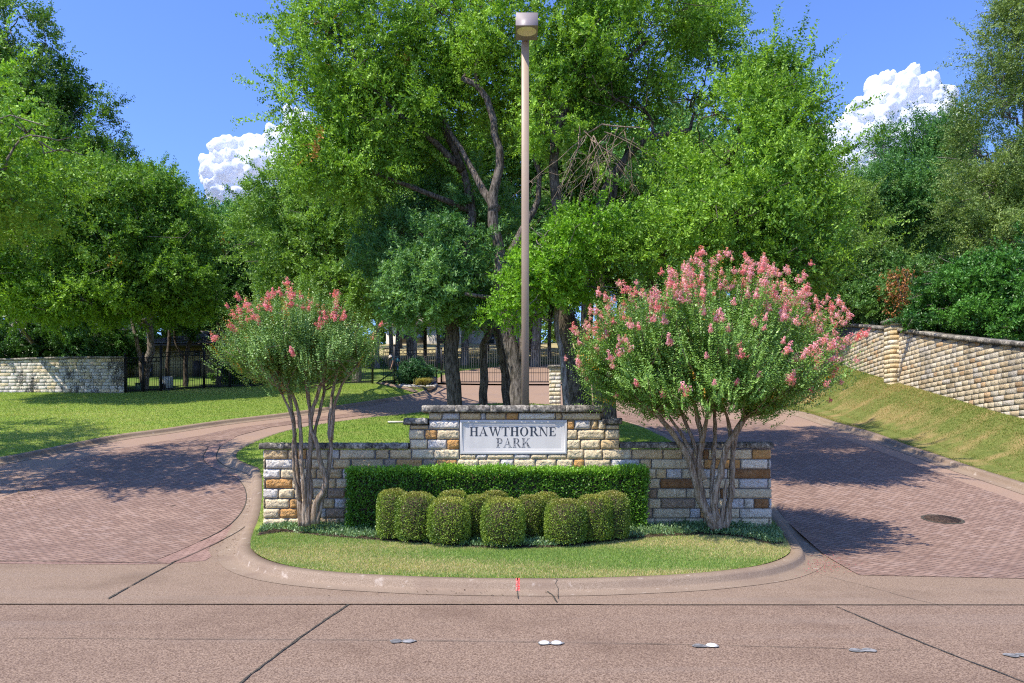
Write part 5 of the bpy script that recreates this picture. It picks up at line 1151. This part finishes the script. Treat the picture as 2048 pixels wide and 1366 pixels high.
FT = [(752,50,0,1.,'thin dark trunked tree behind the left post of the open side gate'), (790,52,2,1.05,'tree with clustered dark stems seen over the bending person'), (832,50,0,.95,'tree with paired stems behind the dark shrub by the gate'),
      (850,62,1,1.05,'tree between the two stem clusters left of the gate, farther back'), (886,56,2,.95,'tree behind the left gate post'), (930,66,3,1.1,'pale green tree seen between the left and middle island trunks'), (975,72,1,1.1,'farther tree on the meadow behind the middle island trunks'),
      (1062,70,3,1.,'pale tree just right of the lamp post beyond the gate'), (1098,60,0,1.,'tree with tan stems above the stone entry pillar'), (1132,64,1,1.05,'tree right of the entry pillar, beyond the arched gate'), (1180,58,2,1.1,'tree hidden behind the three dark stems, beyond the gate'),
      (1235,54,1,1.1,'tree beyond the gate behind the left edge of the pink crepe myrtle'), (1310,52,0,1.15,'tree behind the top of the pink crepe myrtle'), (1400,50,2,1.2,'tree behind the right half of the central elms'), (1490,48,1,1.2,'tree filling the gap under the right elm'), (1570,46,0,1.2,'tree behind the far end of the right-hand wall'),
      (640,50,1,1.15,'tree behind the left crepe myrtle crown, inside the fence'), (560,52,2,1.2,'tree behind the fence, left of the crepe myrtle'), (470,54,0,1.2,'tree behind the chimney of the house'), (700,58,3,1.2,'pale tree inside the fence, right of the crepe myrtle crown'),
      (800,78,1,1.6,'tall far tree above the fence line left of the gate'), (900,84,0,1.6,'tall far tree behind the island trunks'), (1010,92,2,1.5,'tall far tree on the hilltop behind the lamp post'), (1120,88,1,1.6,'tall far tree on the hilltop right of the lamp post'), (1220,80,0,1.7,'tall far tree behind the three-stemmed elm'),
      (1330,74,2,1.7,'tall far tree behind the right elm crown'), (1440,70,1,1.7,'tall far tree right of the meadow'), (1550,66,0,1.6,'tall far tree at the end of the wall'), (1640,60,2,1.5,'tall far tree left of the right cloud'), (250,60,1,1.5,'tall far tree over the house roof'),
      (150,56,2,1.5,'far tree behind the left boundary wall'), (30,54,0,1.5,'far tree at the left edge behind the boundary wall'), (1720,52,1,1.3,'far tree behind the right shrubs'), (1850,48,0,1.3,'far tree below the right cloud'), (1960,44,2,1.3,'far tree behind the olive tree at right')]
FT += [(820,50,1,1.75,'tall tree behind the fence whose top fills the gap left of the main trunks'), (930,54,0,1.85,'tall tree behind the drive gate, seen through the limbs of the island elms'), (1060,52,2,1.8,'tall tree behind the gate, directly behind the lamp post'), (1170,50,1,1.8,'tall tree behind the gate, seen between the three dark stems'),
       (1290,48,0,1.7,'tall tree behind the centre right limbs of the island elms'), (1400,46,2,1.6,'tall tree behind the right elm crown, nearer the wall end'), (640,55,0,1.3,'tree behind the yellow-green elm'), (1760,42,2,1.2,'tree right behind the wall pier and its dark shrub'), (2100,40,1,1.2,'tree off the right edge behind the olive tree'),
       (-60,50,1,1.5,'tree at the left edge behind the spiky dark elm'), (90,48,0,1.3,'tree filling behind the broad bright elm'), (210,50,2,1.3,'tree behind the leaning-trunk elm, left of the house')]
used = set()
for i, (px, Y, k_, s, lab) in enumerate(FT):
    loc = ((px-CX)*Y/F, Y, float(H((px-CX)*Y/F, Y)))
    if k_ not in used: used.add(k_); o = fp[k_]; o.location = loc; o.scale = (s, s, s); o['label'] = lab; o.rotation_euler = (0, 0, i)
    else: copy_thing(fp[k_], loc, i*1.7, s, lab)
# a wood on the skyline that reads as one mass
rng = np.random.default_rng(5); lob = []
for x in np.arange(-120, 121, 5.): lob.append((x+rng.normal(), 108+rng.normal()*3, float(G(108))+3.0+rng.normal(), 4., 3., 4.5+rng.random()*2))
for x in np.arange(-75, -18, 4.): lob.append((x, 62+rng.normal()*2, float(G(62))+4+rng.normal(), 3.5, 2.5, 4.5))
for x in np.arange(20, 70, 4.): lob.append((x, 58+rng.normal()*2, float(G(58))+4+rng.normal(), 3.5, 2.5, 4.5))
V, Q, col, *_ = crown(rng, lob, 45000, .42, tw=(1.2, 2.2), cols=OL, seed=99, gap=-3, shell=(.3, 1.))
tag(mesh_np('woodland', V, [Q], M_leaf, None, col), 'distant wood along the skyline behind the meadow and the house', 'woodland', kind='stuff')
# understory behind the walls
def shrub(label, px, py, Y, rx, rz, n, cols, seed, leaf=.075, name='evergreen_shrub', group='dark shrubs behind the left wall and fence'):
    return tree(name, label, B2(px, Y+.3), [LB(px, py, Y, rx, rz), LB(px-rx*.5, py+rz*.35, Y, rx*.6, rz*.6), LB(px+rx*.5, py+rz*.3, Y, rx*.6, rz*.65)], [([gp(px, Y+.3), P(px, py, Y+.3)], .06, .03)], n, leaf, cat='shrub', group=group, cols=cols, seed=seed, gap=-1, tw=(.2, .55), up=.3, sub=2, lmat=M_waxy, asp=.45)
shrub('dark bush behind the boundary wall at the far left', 20, 690, 36.3, 80, 50, 3000, DG, 81, .1)
shrub('dark bush behind the boundary wall, right of the single trunk', 110, 690, 36.6, 70, 50, 3000, DG, 82, .1)
shrub('dark bush spilling over the end of the boundary wall', 190, 690, 36., 60, 50, 2600, BG, 83, .1)
shrub('loose blue-green bush at the wall end by the first fence post', 245, 690, 36.4, 40, 42, 1300, BG, 84, .1)
shrub('low dark thicket behind the fence below the left crepe myrtle', 500, 740, 40, 70, 34, 2600, DG, 85, .11)
shrub('low dark thicket behind the fence under the yellow-green elm', 620, 735, 41, 70, 34, 2600, DG, 86, .11)
shrub('round dark green shrub beside the bending person by the gate', 829, 745, 38.6, 32, 25, 2200, ((.02,.08,.03), (.07,.18,.06)), 87, .075, group='shrubs by the gate')
shrub('small bush between the entry pillar and the right end of the gate', 1170, 752, 41, 22, 14, 600, BG, 88, .08, group='shrubs by the gate')
# ---------------------------------------------------------------- fences and gates
def picket_run(name, label, pts, posts, h, n, rings=True, arch=0., cat='fence', group=None, post_h=None):
    """pts: plan start and end; pickets between; posts: fractions"""
    a, b = np.array(pts[0]), np.array(pts[1]); L = np.linalg.norm(b-a); za, zb = pts[2], pts[3]
    c = (a+b)/2; t = thing(name, (c[0], c[1], (za+zb)/2), label, cat, group)
    hz = lambda s: za+(zb-za)*s; ht = lambda s: h+arch*math.sin(math.pi*s)
    m = MB(); d = (b-a)/L; nn = np.array([-d[1], d[0]])
    def bar(s, z0, z1, w):
        p = a+(b-a)*s; q = [p-d*w-nn*w, p+d*w-nn*w, p+d*w+nn*w, p-d*w+nn*w]
        m.add([(v[0], v[1], z) for z in (z0, z1) for v in q], [(0,1,5,4),(1,2,6,5),(2,3,7,6),(3,0,4,7),(4,5,6,7)])
    for i in range(n+1):
        s = i/n; bar(s, hz(s)+.06, hz(s)+ht(s)-(.22 if rings and i % 2 else .0), .009)
    P0 = [(np.append(a+(b-a)*s, hz(s))) for s in np.linspace(0, 1, 25)]
    for off, rr in ((.10, .022), (h*.34 if arch else .14, .016), (None, .018), ('r', .018)):
        q = []
        for s, p in zip(np.linspace(0, 1, 25), P0):
            z = off if isinstance(off, float) else (ht(s) if off is None else ht(s)-.2); q.append(p+np.array((0, 0, z)))
        m.tube(q, rr, 4)
    if rings:
        for i in range(n//2):
            s = (i*2+1)/n; p = np.append(a+(b-a)*s, hz(s)+ht(s)-.1); th = np.linspace(0, 2*np.pi, 11)
            m.tube([p+.085*(np.append(d, 0)*math.cos(q)+np.array((0, 0, 1))*math.sin(q)) for q in th], .010, 4)
    m.build('picket_panel', M_iron, t)
    for s in posts:
        p = a+(b-a)*s; hh = post_h or h+.12; m = MB(); m.bbox((p[0]-.05, p[1]-.05, hz(s)-.1), (p[0]+.05, p[1]+.05, hz(s)+hh), .012); m.lathe((p[0], p[1], hz(s)+hh), [(.03, 0), (.06, .05), (.055, .09), (.001, .13)], 8); m.build('post', M_iron, t)
    return t
gz_ = lambda p: float(H(p[0], p[1]))-.02
fz = [gz_(p) for p in fenceL]; FG = 'black iron fence runs'
picket_run('iron_fence', 'short black iron fence between the stone wall end and the tall side gate', (fenceL[0], fenceL[1], fz[0], fz[1]), (0, .5), 1.62, 16, group=FG)
picket_run('iron_gate', 'tall black side gate with a ring band in the left fence, by the white cabinet', (fenceL[1], fenceL[2], fz[1], fz[2]), (0, 1), 1.85, 18, cat='gate', post_h=2.1)
picket_run('iron_fence', 'black iron fence run to the right of the side gate', (fenceL[2], fenceL[3], fz[2], fz[3]), (.33, .66, 1), 1.62, 34, group=FG)
picket_run('iron_fence', 'black iron fence run behind the left crepe myrtle', (fenceL[3], fenceL[4], fz[3], fz[4]), (.33, .66, 1), 1.7, 40, group=FG)
pa = P(767, 766, 39.2)[:2]; pb = P(789, 766, 38.6)[:2]; pc_ = P(873, 766, 39.6)[:2]; gA = P(883, 769, 40.)[:2]; gB = P(1141, 769, 40.)[:2]
picket_run('iron_gate', 'narrow walk-through iron gate standing left of the bending person', (pa, pb, gz_(pa), gz_(pb)), (1,), 1.85, 6, cat='gate')
picket_run('iron_fence', 'ringed black fence panel between the walk-through gate and the drive gate', (pb, pc_, gz_(pb), gz_(pc_)), (1,), 1.78, 20, group=FG)
gg = float(G(40.))+.02; gm = (gA+gB)/2
picket_run('driveway_gate', 'left leaf of the arched iron drive gate', (gA, gm, gg, gg), (0,), 1.78, 26, False, .0, 'gate', 'leaves of the drive gate') if False else None
picket_run('driveway_gate', 'wide arched black iron gate closing the drive behind the island trunks', (gA, gB, gg, gg), (0, 1), 1.72, 56, True, .42, 'gate')
gC = P(1260, 766, 40.5)[:2]
picket_run('iron_fence', 'black iron fence right of the drive gate, behind the dark island stems', (gB+np.array((.3, 0)), gC, gg, gg), (0, 1), 1.7, 20, group=FG)

# ---------------------------------------------------------------- small things by the gate
def prism_box(name, px, py, Y, w, h, d, mat, label, cat, parts=None):
    x, _, z = P(px, py, Y); t = thing(name, (x, Y, z), label, cat); m = MB(); m.bbox((x-w/2, Y-d/2, z), (x+w/2, Y+d/2, z+h), .02); m.build('housing', mat, t); return t, x, z
t, x, z = prism_box('gate_operator', 864.5, 770, 38.8, .40, .42, .35, M_blue, 'dark blue metal gate motor box with a hump on its lid beside the drive gate', 'gate motor')
m = MB(); m.lathe((x, 38.8, z+.42), [(.13, 0), (.12, .035), (.06, .06), (.001, .065)], 12); m.build('lid', M_blue, t)
t, x, z = prism_box('electrical_cabinet', 332.5, 783, 36.2, .52, .72, .4, M_cab, 'pale metal electrical cabinet on a concrete plinth behind the left fence', 'cabinet')
m = MB(); m.bbox((x-.34, 35.9, z-.12), (x+.34, 36.5, z+.02), .015); m.build('plinth', M_conc, t)
m = MB(); m.box((x-.16, 35.985, z+.12), (x+.06, 35.998, z+.34)); m.build('vent', M_trim, t)
t, x, z = prism_box('utility_pedestal', 278, 785, 35.9, .26, .42, .25, M_grn, 'small grey-green utility pedestal inside the left fence', 'utility box')
m = MB(); m.bbox((x-.15, 35.76, z+.42), (x+.15, 36.04, z+.46), .012); m.build('lid', M_grn, t)
# rock edging and tufted grass
rng = np.random.default_rng(90); V0 = []; 
m = MB()
for i in range(120):
    x, y = at(rng.uniform(800, 872), rng.uniform(768, 774), .12); r = rng.uniform(.04, .10); m.lathe((x, y, float(H(x, y))), [(r, 0), (r*.95, r*.35), (r*.55, r*.62), (.002, r*.68)], 7, np.array((.5, .46, .4))*rng.uniform(.5, 1.2), rng.uniform(.8, 1.3), 1)
tag(m.build('river_rocks', M_rock, smooth=True), 'pale rounded rocks edging the bed beside the gate', 'rocks', kind='stuff')
t = thing('ornamental_grass', tuple(np.append(at(846, 772, .12), float(H(*at(846, 772, .12))))), 'straw-yellow tuft of ornamental grass in the rock bed by the gate', 'ornamental grass')
n = 900; c0 = np.array([at(842+rng.normal()*5, 771.5, .12) for _ in range(n)]); z = H(c0[:, 0], c0[:, 1]); B = np.column_stack([c0, z]); a = rng.uniform(0, 6.28, n); s = np.stack([np.cos(a), np.sin(a), 0*a], 1)*.012
tip = B+np.column_stack([np.abs(rng.normal(size=n))*.35-.05, rng.normal(size=n)*.2, rng.uniform(.15, .42, n)]); mid = (B+tip)/2+np.array((-.04, 0, .1))
V = np.stack([B-s, B+s, mid+s*.8, mid-s*.8], 1).reshape(-1, 3); V = np.concatenate([V, np.stack([mid-s*.8, mid+s*.8, tip+s*.2, tip-s*.2], 1).reshape(-1, 3)])
mesh_np('blades', V, [np.arange(8*n).reshape(-1, 4)], M_blade, t, np.array((.50,.43,.17))*rng.uniform(.6, 1.3, (2*n, 1)))
patch('rock_bed', [at(792, 768, .12), at(800, 775, .12), at(860, 781.5, .12), at(871, 776, .12), at(873, 769, .12), at(835, 767, .12)], .5, lambda X, Y: H(X, Y)+.02, M_mulch)
patch('walkway', [at(748, 766.5, .12), at(770, 766, .12), at(812, 775, .12), at(838, 783, .12), at(828, 786, .12), at(800, 777.5, .12)], .5, lambda X, Y: H(X, Y)+.035, M_conc)
# landscape spotlight in the bed
x, y = at(1052, 1068, .14); z = float(Hi(x, y)); t = thing('spotlight', (x, y, z), 'small black landscape spotlight in the bed beside the middle globe shrub', 'spotlight')
m = MB(); m.tube([(x, y, z-.02), (x, y, z+.06)], .012, 8); m.build('stake', M_iron, t)
m = MB(); m.tube([(x-.05, y-.01, z+.03), (x-.02, y, z+.06), (x+.03, y+.01, z+.10), (x+.055, y+.015, z+.12)], [.02, .032, .036, .04], 12); m.build('lamp_head', M_iron, t)
# person bending behind the walk-through gate: one continuous skinned body
def person():
    Y = 40.1; p0 = P(795, 769, Y); gz = float(H(p0[0], Y))+.02; k = Y/F
    t = thing('person', (p0[0], Y, gz), 'person in pale sun hat, teal shirt and blue jeans bending behind the gate', 'person')
    def sk(name, chains, mat, col, sub=2, par=t):
        V = []; E = []; Rr = []
        for ch in chains:
            st = None
            for q in ch:
                if isinstance(q, int): st = q; continue
                V.append(q[:3]); Rr.append(q[3:]); i = len(V)-1
                if st is not None: E.append((st, i))
                st = i
        me = bpy.data.meshes.new(name); me.from_pydata(V, E, []); o = link(name, me, par)
        sm = o.modifiers.new('skin', 'SKIN'); sv = me.skin_vertices
        if not len(sv):
            me.attributes; 
        ss_ = o.modifiers.new('sub', 'SUBSURF'); ss_.levels = ss_.render_levels = sub
        for v, r in zip(me.skin_vertices[0].data, Rr): v.radius = (r[0], r[-1]); v.use_root = False
        me.skin_vertices[0].data[0].use_root = True
        m_ = mk(name+'_cloth', lambda n: bsdf(n, col, .85, noise(n, 50, 2), .003, .4)); sm.use_smooth_shade = True; me.materials.append(m_); return o
    try:
        import bmesh
        def mkskin(me):
            bm = bmesh.new(); bm.from_mesh(me); bm.verts.layers.skin.verify(); bm.to_mesh(me); bm.free()
        def body(name, chains, col, par=t, sub=2):
            V = []; E = []; Rr = []
            for ch in chains:
                st = None
                for q in ch:
                    if isinstance(q, int): st = q; continue
                    V.append(q[:3]); Rr.append(q[3:]); i = len(V)-1
                    if st is not None: E.append((st, i))
                    st = i
            me = bpy.data.meshes.new(name); me.from_pydata(V, E, []); mkskin(me); o = link(name, me, par)
            for v, r in zip(me.skin_vertices[0].data, Rr): v.radius = (r[0], r[-1]); v.use_root = False
            me.skin_vertices[0].data[0].use_root = True
            sm = o.modifiers.new('skin', 'SKIN'); sm.use_smooth_shade = True; s2 = o.modifiers.new('sub', 'SUBSURF'); s2.levels = s2.render_levels = sub
            me.materials.append(mk(name+'_matter', lambda n: bsdf(n, col, .8))); return o
        # bent at the waist, facing left (-x)
        hip = (.10, 0, .92); body('body', [[(.10,0,.92,.11), (.03,0,1.06,.12), (-.09,0,1.20,.13), (-.20,0,1.28,.10), (-.27,0,1.29,.05), (-.33,0,1.27,.085), (-.37,0,1.23,.07)],
            [0, (.10,.09,.86,.085), (.09,.11,.48,.055), (.13,.12,.10,.04), (.04,.12,.03,.035)], [0, (.10,-.09,.86,.085), (.05,-.11,.48,.055), (.08,-.12,.10,.04), (-.02,-.12,.03,.035)],
            [3, (-.20,.17,1.22,.05), (-.24,.20,.96,.04), (-.34,.14,.76,.03), (-.39,.12,.70,.028)], [3, (-.20,-.17,1.22,.05), (-.22,-.21,.96,.04), (-.30,-.18,.74,.03), (-.34,-.17,.68,.028)],
            [14+3, (-.43,.11,.66,.009), (-.44,.105,.62,.008)], [17, (-.41,.14,.65,.009), (-.42,.145,.61,.008)], [17, (-.40,.10,.64,.009), (-.40,.095,.605,.008)]], (.55,.33,.24))
        body('shirt', [[(.09,0,.95,.135), (.02,0,1.07,.145), (-.10,0,1.21,.155), (-.20,0,1.285,.11)], [3, (-.20,.18,1.23,.065), (-.225,.20,1.08,.058)], [3, (-.20,-.18,1.23,.065), (-.21,-.20,1.08,.058)]], (.06,.20,.22))
        body('jeans', [[(.10,0,.93,.12), (.10,0,.86,.10)], [0, (.10,.09,.85,.10), (.09,.11,.48,.070), (.13,.12,.12,.058)], [0, (.10,-.09,.85,.10), (.05,-.11,.48,.070), (.08,-.12,.12,.058)]], (.04,.10,.28))
        m = MB(); o3 = np.array((-.36, 0, 1.28)); 
        L = np.array(t.location); 
        pr = [(.20,-.02), (.21,-.01), (.13,.0), (.11,.05), (.095,.10), (.05,.13), (.001,.135)]; m.lathe((0, 0, 0), pr, 18)
        for i, v in enumerate(m.V):
            a = -.5; v = np.array(v); x = v[:, 0]*math.cos(a)+v[:, 2]*math.sin(a); z = -v[:, 0]*math.sin(a)+v[:, 2]*math.cos(a); m.V[i] = np.stack([x, v[:, 1], z], 1)+o3+L
        m.build('sun_hat', M_cream, t, smooth=True)
    except Exception as ex: print('person', ex)
person()
# mower-like cart behind the pale elm trunk
cX, cY = ((1049-CX)*25/F, 25.); cz = float(G(cY))+.01
t = thing('utility_cart', (cX, cY, cz), 'small dark utility cart with fat black tyres parked behind the lamp post', 'cart')
for i, (dx, dy) in enumerate(((-.42, 0), (.36, 0), (-.42, .95), (.36, .95))):
    zz = float(G(cY+dy)); th = np.linspace(0, 2*np.pi, 25); m = MB()
    m.tube([(cX+dx, cY+dy+.155*math.cos(q), zz+.235+.155*math.sin(q)) for q in th], .085, 8); o = m.build('tyre', M_rubber, t, smooth=True)
    m = MB(); m.tube([(cX+dx-.05, cY+dy, zz+.235), (cX+dx+.05, cY+dy, zz+.235)], .085, 12); m.build('rim', M_cab, o)
m = MB(); m.bbox((cX-.30, cY-.15, cz+.26), (cX+.26, cY+1.1, cz+.55), .05); m.build('body', M_iron, t)
m = MB(); m.bbox((cX-.50, cY-.22, cz+.45), (cX-.30, cY+.25, cz+.53), .03); m.bbox((cX+.24, cY-.22, cz+.45), (cX+.46, cY+.25, cz+.53), .03); m.build('fenders', M_blue, t)
m = MB(); m.bbox((cX-.2, cY+.35, cz+.55), (cX+.18, cY+.75, cz+.68), .04); m.bbox((cX-.2, cY+.70, cz+.66), (cX+.18, cY+.78, cz+.98), .03); m.build('seat', M_rubber, t)
# ---------------------------------------------------------------- house
HYd = 43.5; k = HYd/F; hx = lambda px: (px-CX)*k; hz_ = lambda py: CH-(py-HY)*k; g0_ = float(H(hx(330), HYd))-.1
t = thing('house', (hx(320), HYd, g0_), 'single-storey cream limestone house with a tiled hip roof and chimney behind the left fence', 'house')
m = MB(); m.box((hx(205), HYd, g0_-.3), (hx(428), HYd+9, hz_(690))); hw = m.build('wall', M_hwall, t)
m = MB(); m.box((hx(205), HYd-.9, g0_-.3), (hx(262), HYd-.003, hz_(668))); m.build('wall', M_hwall, t)
def tiles(mb, a, b, c, d, rows=16):
    """hip plane a-b eave, c-d ridge, stepped into tile rows"""
    a, b, c, d = map(np.array, (a, b, c, d)); n = np.cross(b-a, d-a); n = n/np.linalg.norm(n)*(1 if n[2] > 0 else -1)
    nc = 40
    for i in range(rows):
        s0, s1 = i/rows, (i+1)/rows; L0 = a+(d-a)*s0; R0 = b+(c-b)*s0; L1 = a+(d-a)*s1; R1 = b+(c-b)*s1
        for j in range(nc):
            f0, f1 = j/nc, (j+1)/nc; fm = (f0+f1)/2; e = n*.07
            p = [L0+(R0-L0)*f0+n*.02, L0+(R0-L0)*fm+e, L0+(R0-L0)*f1+n*.02, L1+(R1-L1)*f1, L1+(R1-L1)*fm+n*.05, L1+(R1-L1)*f0]
            mb.add(p, [(0,1,4,5), (1,2,3,4)])
ex0, ex1, ey0, ey1, ez = hx(255), hx(440), HYd-.8, HYd+9.8, hz_(691); rz = hz_(640)
m = MB(); rA, rB = (ex0+4.2, (ey0+ey1)/2, rz), (ex1-4.2+1.2, (ey0+ey1)/2, rz)
tiles(m, (ex0, ey0, ez), (ex1, ey0, ez), rB, rA); tiles(m, (ex1, ey0, ez), (ex1, ey1, ez), rB, rB); tiles(m, (ex0, ey1, ez), (ex0, ey0, ez), rA, rA); tiles(m, (ex1, ey1, ez), (ex0, ey1, ez), rA, rB)
rf = m.build('roof', M_roof, t)
m = MB(); m.box((ex0, ey0-.02, ez-.16), (ex1, ey0+.12, ez-.005)); m.box((ex1-.12, ey0+.12, ez-.16), (ex1, ey1, ez-.005)); m.box((ex0+.02, ey0+.14, ez-.12), (ex1-.14, ey1, ez-.06)); m.build('eaves', M_trim, t)
ax0, ax1 = hx(170), hx(300); m = MB(); tiles(m, (ax0, HYd-1.7, hz_(670)), (ax1, HYd-1.7, hz_(670)), (ax1-1.4, HYd+4, hz_(625)), (ax0+1.4, HYd+4, hz_(625))); m.build('roof', M_roof, t)
m = MB(); m.box((hx(380), HYd+3, hz_(690)), (hx(398), HYd+4.1, hz_(650))); m.box((hx(378), HYd+2.9, hz_(650)), (hx(400), HYd+4.2, hz_(645))); m.build('chimney', M_hwall, rf)
for a, b, c, d in ((388, 401, 702, 712), (360, 367, 702, 712), (266, 280, 695, 708), (298, 306, 728, 758), (218, 234, 700, 716)):
    yy = HYd-.02 if a > 262 else HYd-.92
    m = MB(); frame(m, hx(a), hx(b), hz_(d), hz_(c), .06, yy-.03, yy-.02); w = m.build('window', M_trim, t)
    m = MB(); m.box((hx(a)+.05, yy-.012, hz_(d)+.05), (hx(b)-.05, yy+.01, hz_(c)-.05)); m.build('pane', M_glass, w)
m = MB(); m.box((hx(387), HYd-.04, g0_), (hx(402), HYd-.004, hz_(722))); dd = m.build('door', M_trim, t)
m = MB(); m.tube([(hx(400), HYd-.07, g0_+1.0), (hx(400), HYd-.07, g0_+1.2)], .02, 6); m.build('handle', M_cab, dd)
# pale house on the hill, seen between the trunks
cXh, cYh = (900-CX)*88/F, 88.; z0 = float(G(cYh)); t = thing('hill_house', (cXh, cYh, z0), 'pale house on the hilltop glimpsed between the island trunks', 'house')
zh = CH-(690-HY)*88/F-.2
m = MB(); m.box((cXh-7.5, cYh, zh-2.), (cXh+2, cYh+8, zh+2.6)); m.box((cXh+2.02, cYh+1, zh-2.), (cXh+9, cYh+8, zh+2.2)); m.build('wall', M_cream, t)
m = MB(); m.add([(cXh-8,cYh-.5,zh+2.6),(cXh+9.5,cYh-.5,zh+2.6),(cXh+9.5,cYh+8.5,zh+2.6),(cXh-8,cYh+8.5,zh+2.6),(cXh-5,cYh+4,zh+4.6),(cXh+6,cYh+4,zh+4.6)], [(0,1,5,4),(2,3,4,5),(3,2,1,0)], [(1,2,5),(3,0,4)]); m.build('roof', M_roof, t)
for dx in (-6.2, -4., -1.4, 4., 6.5):
    yy = cYh-.02 if dx < 2 else cYh+.98
    m = MB(); frame(m, cXh+dx, cXh+dx+1.2, zh+.4, zh+1.9, .1, yy-.05, yy-.03); w = m.build('window', M_trim, t); m = MB(); m.box((cXh+dx+.08, yy-.02, zh+.48), (cXh+dx+1.12, yy+.01, zh+1.82)); m.build('pane', M_glass, w)
# ---------------------------------------------------------------- leaf litter
def litter(px, py, sx, sy, n, col, lab, seed, size=.02):
    rng = np.random.default_rng(seed); q = np.array([at(px+rng.normal()*sx, py+rng.normal()*sy) for _ in range(n)]); z = G(q[:, 1])+.022
    V, Q = leaf_quads(np.column_stack([q, z]), unit(rng.normal(size=(n, 3))*np.array((1, 1, .15))), unit(rng.normal(size=(n, 3))*.35+np.array((0, 0, 1))), rng.uniform(.6, 1.5, n)*size, rng.uniform(.4, .9, n)*size)
    return tag(mesh_np('leaf_litter', V, [Q], M_petal, None, np.array(col)*rng.uniform(.6, 1.4, (n, 1))), lab, 'litter', kind='stuff')
litter(30, 965, 40, 22, 700, (.20,.12,.06), 'dry brown leaves drifted along the left gutter', 91, .035)
litter(1648, 1130, 28, 12, 300, (.45,.12,.14), 'fallen pink petals in the gutter right of the island', 92, .022)
litter(470, 1090, 26, 16, 160, (.14,.09,.05), 'dry leaf scraps in the gutter left of the island', 93, .022)
litter(495, 1010, 10, 34, 140, (.14,.09,.05), 'dry leaf scraps beside the left end of the wall', 94, .02)
litter(860, 1188, 120, 4, 50, (.12,.08,.05), 'twig scraps in the front gutter', 95, .022)
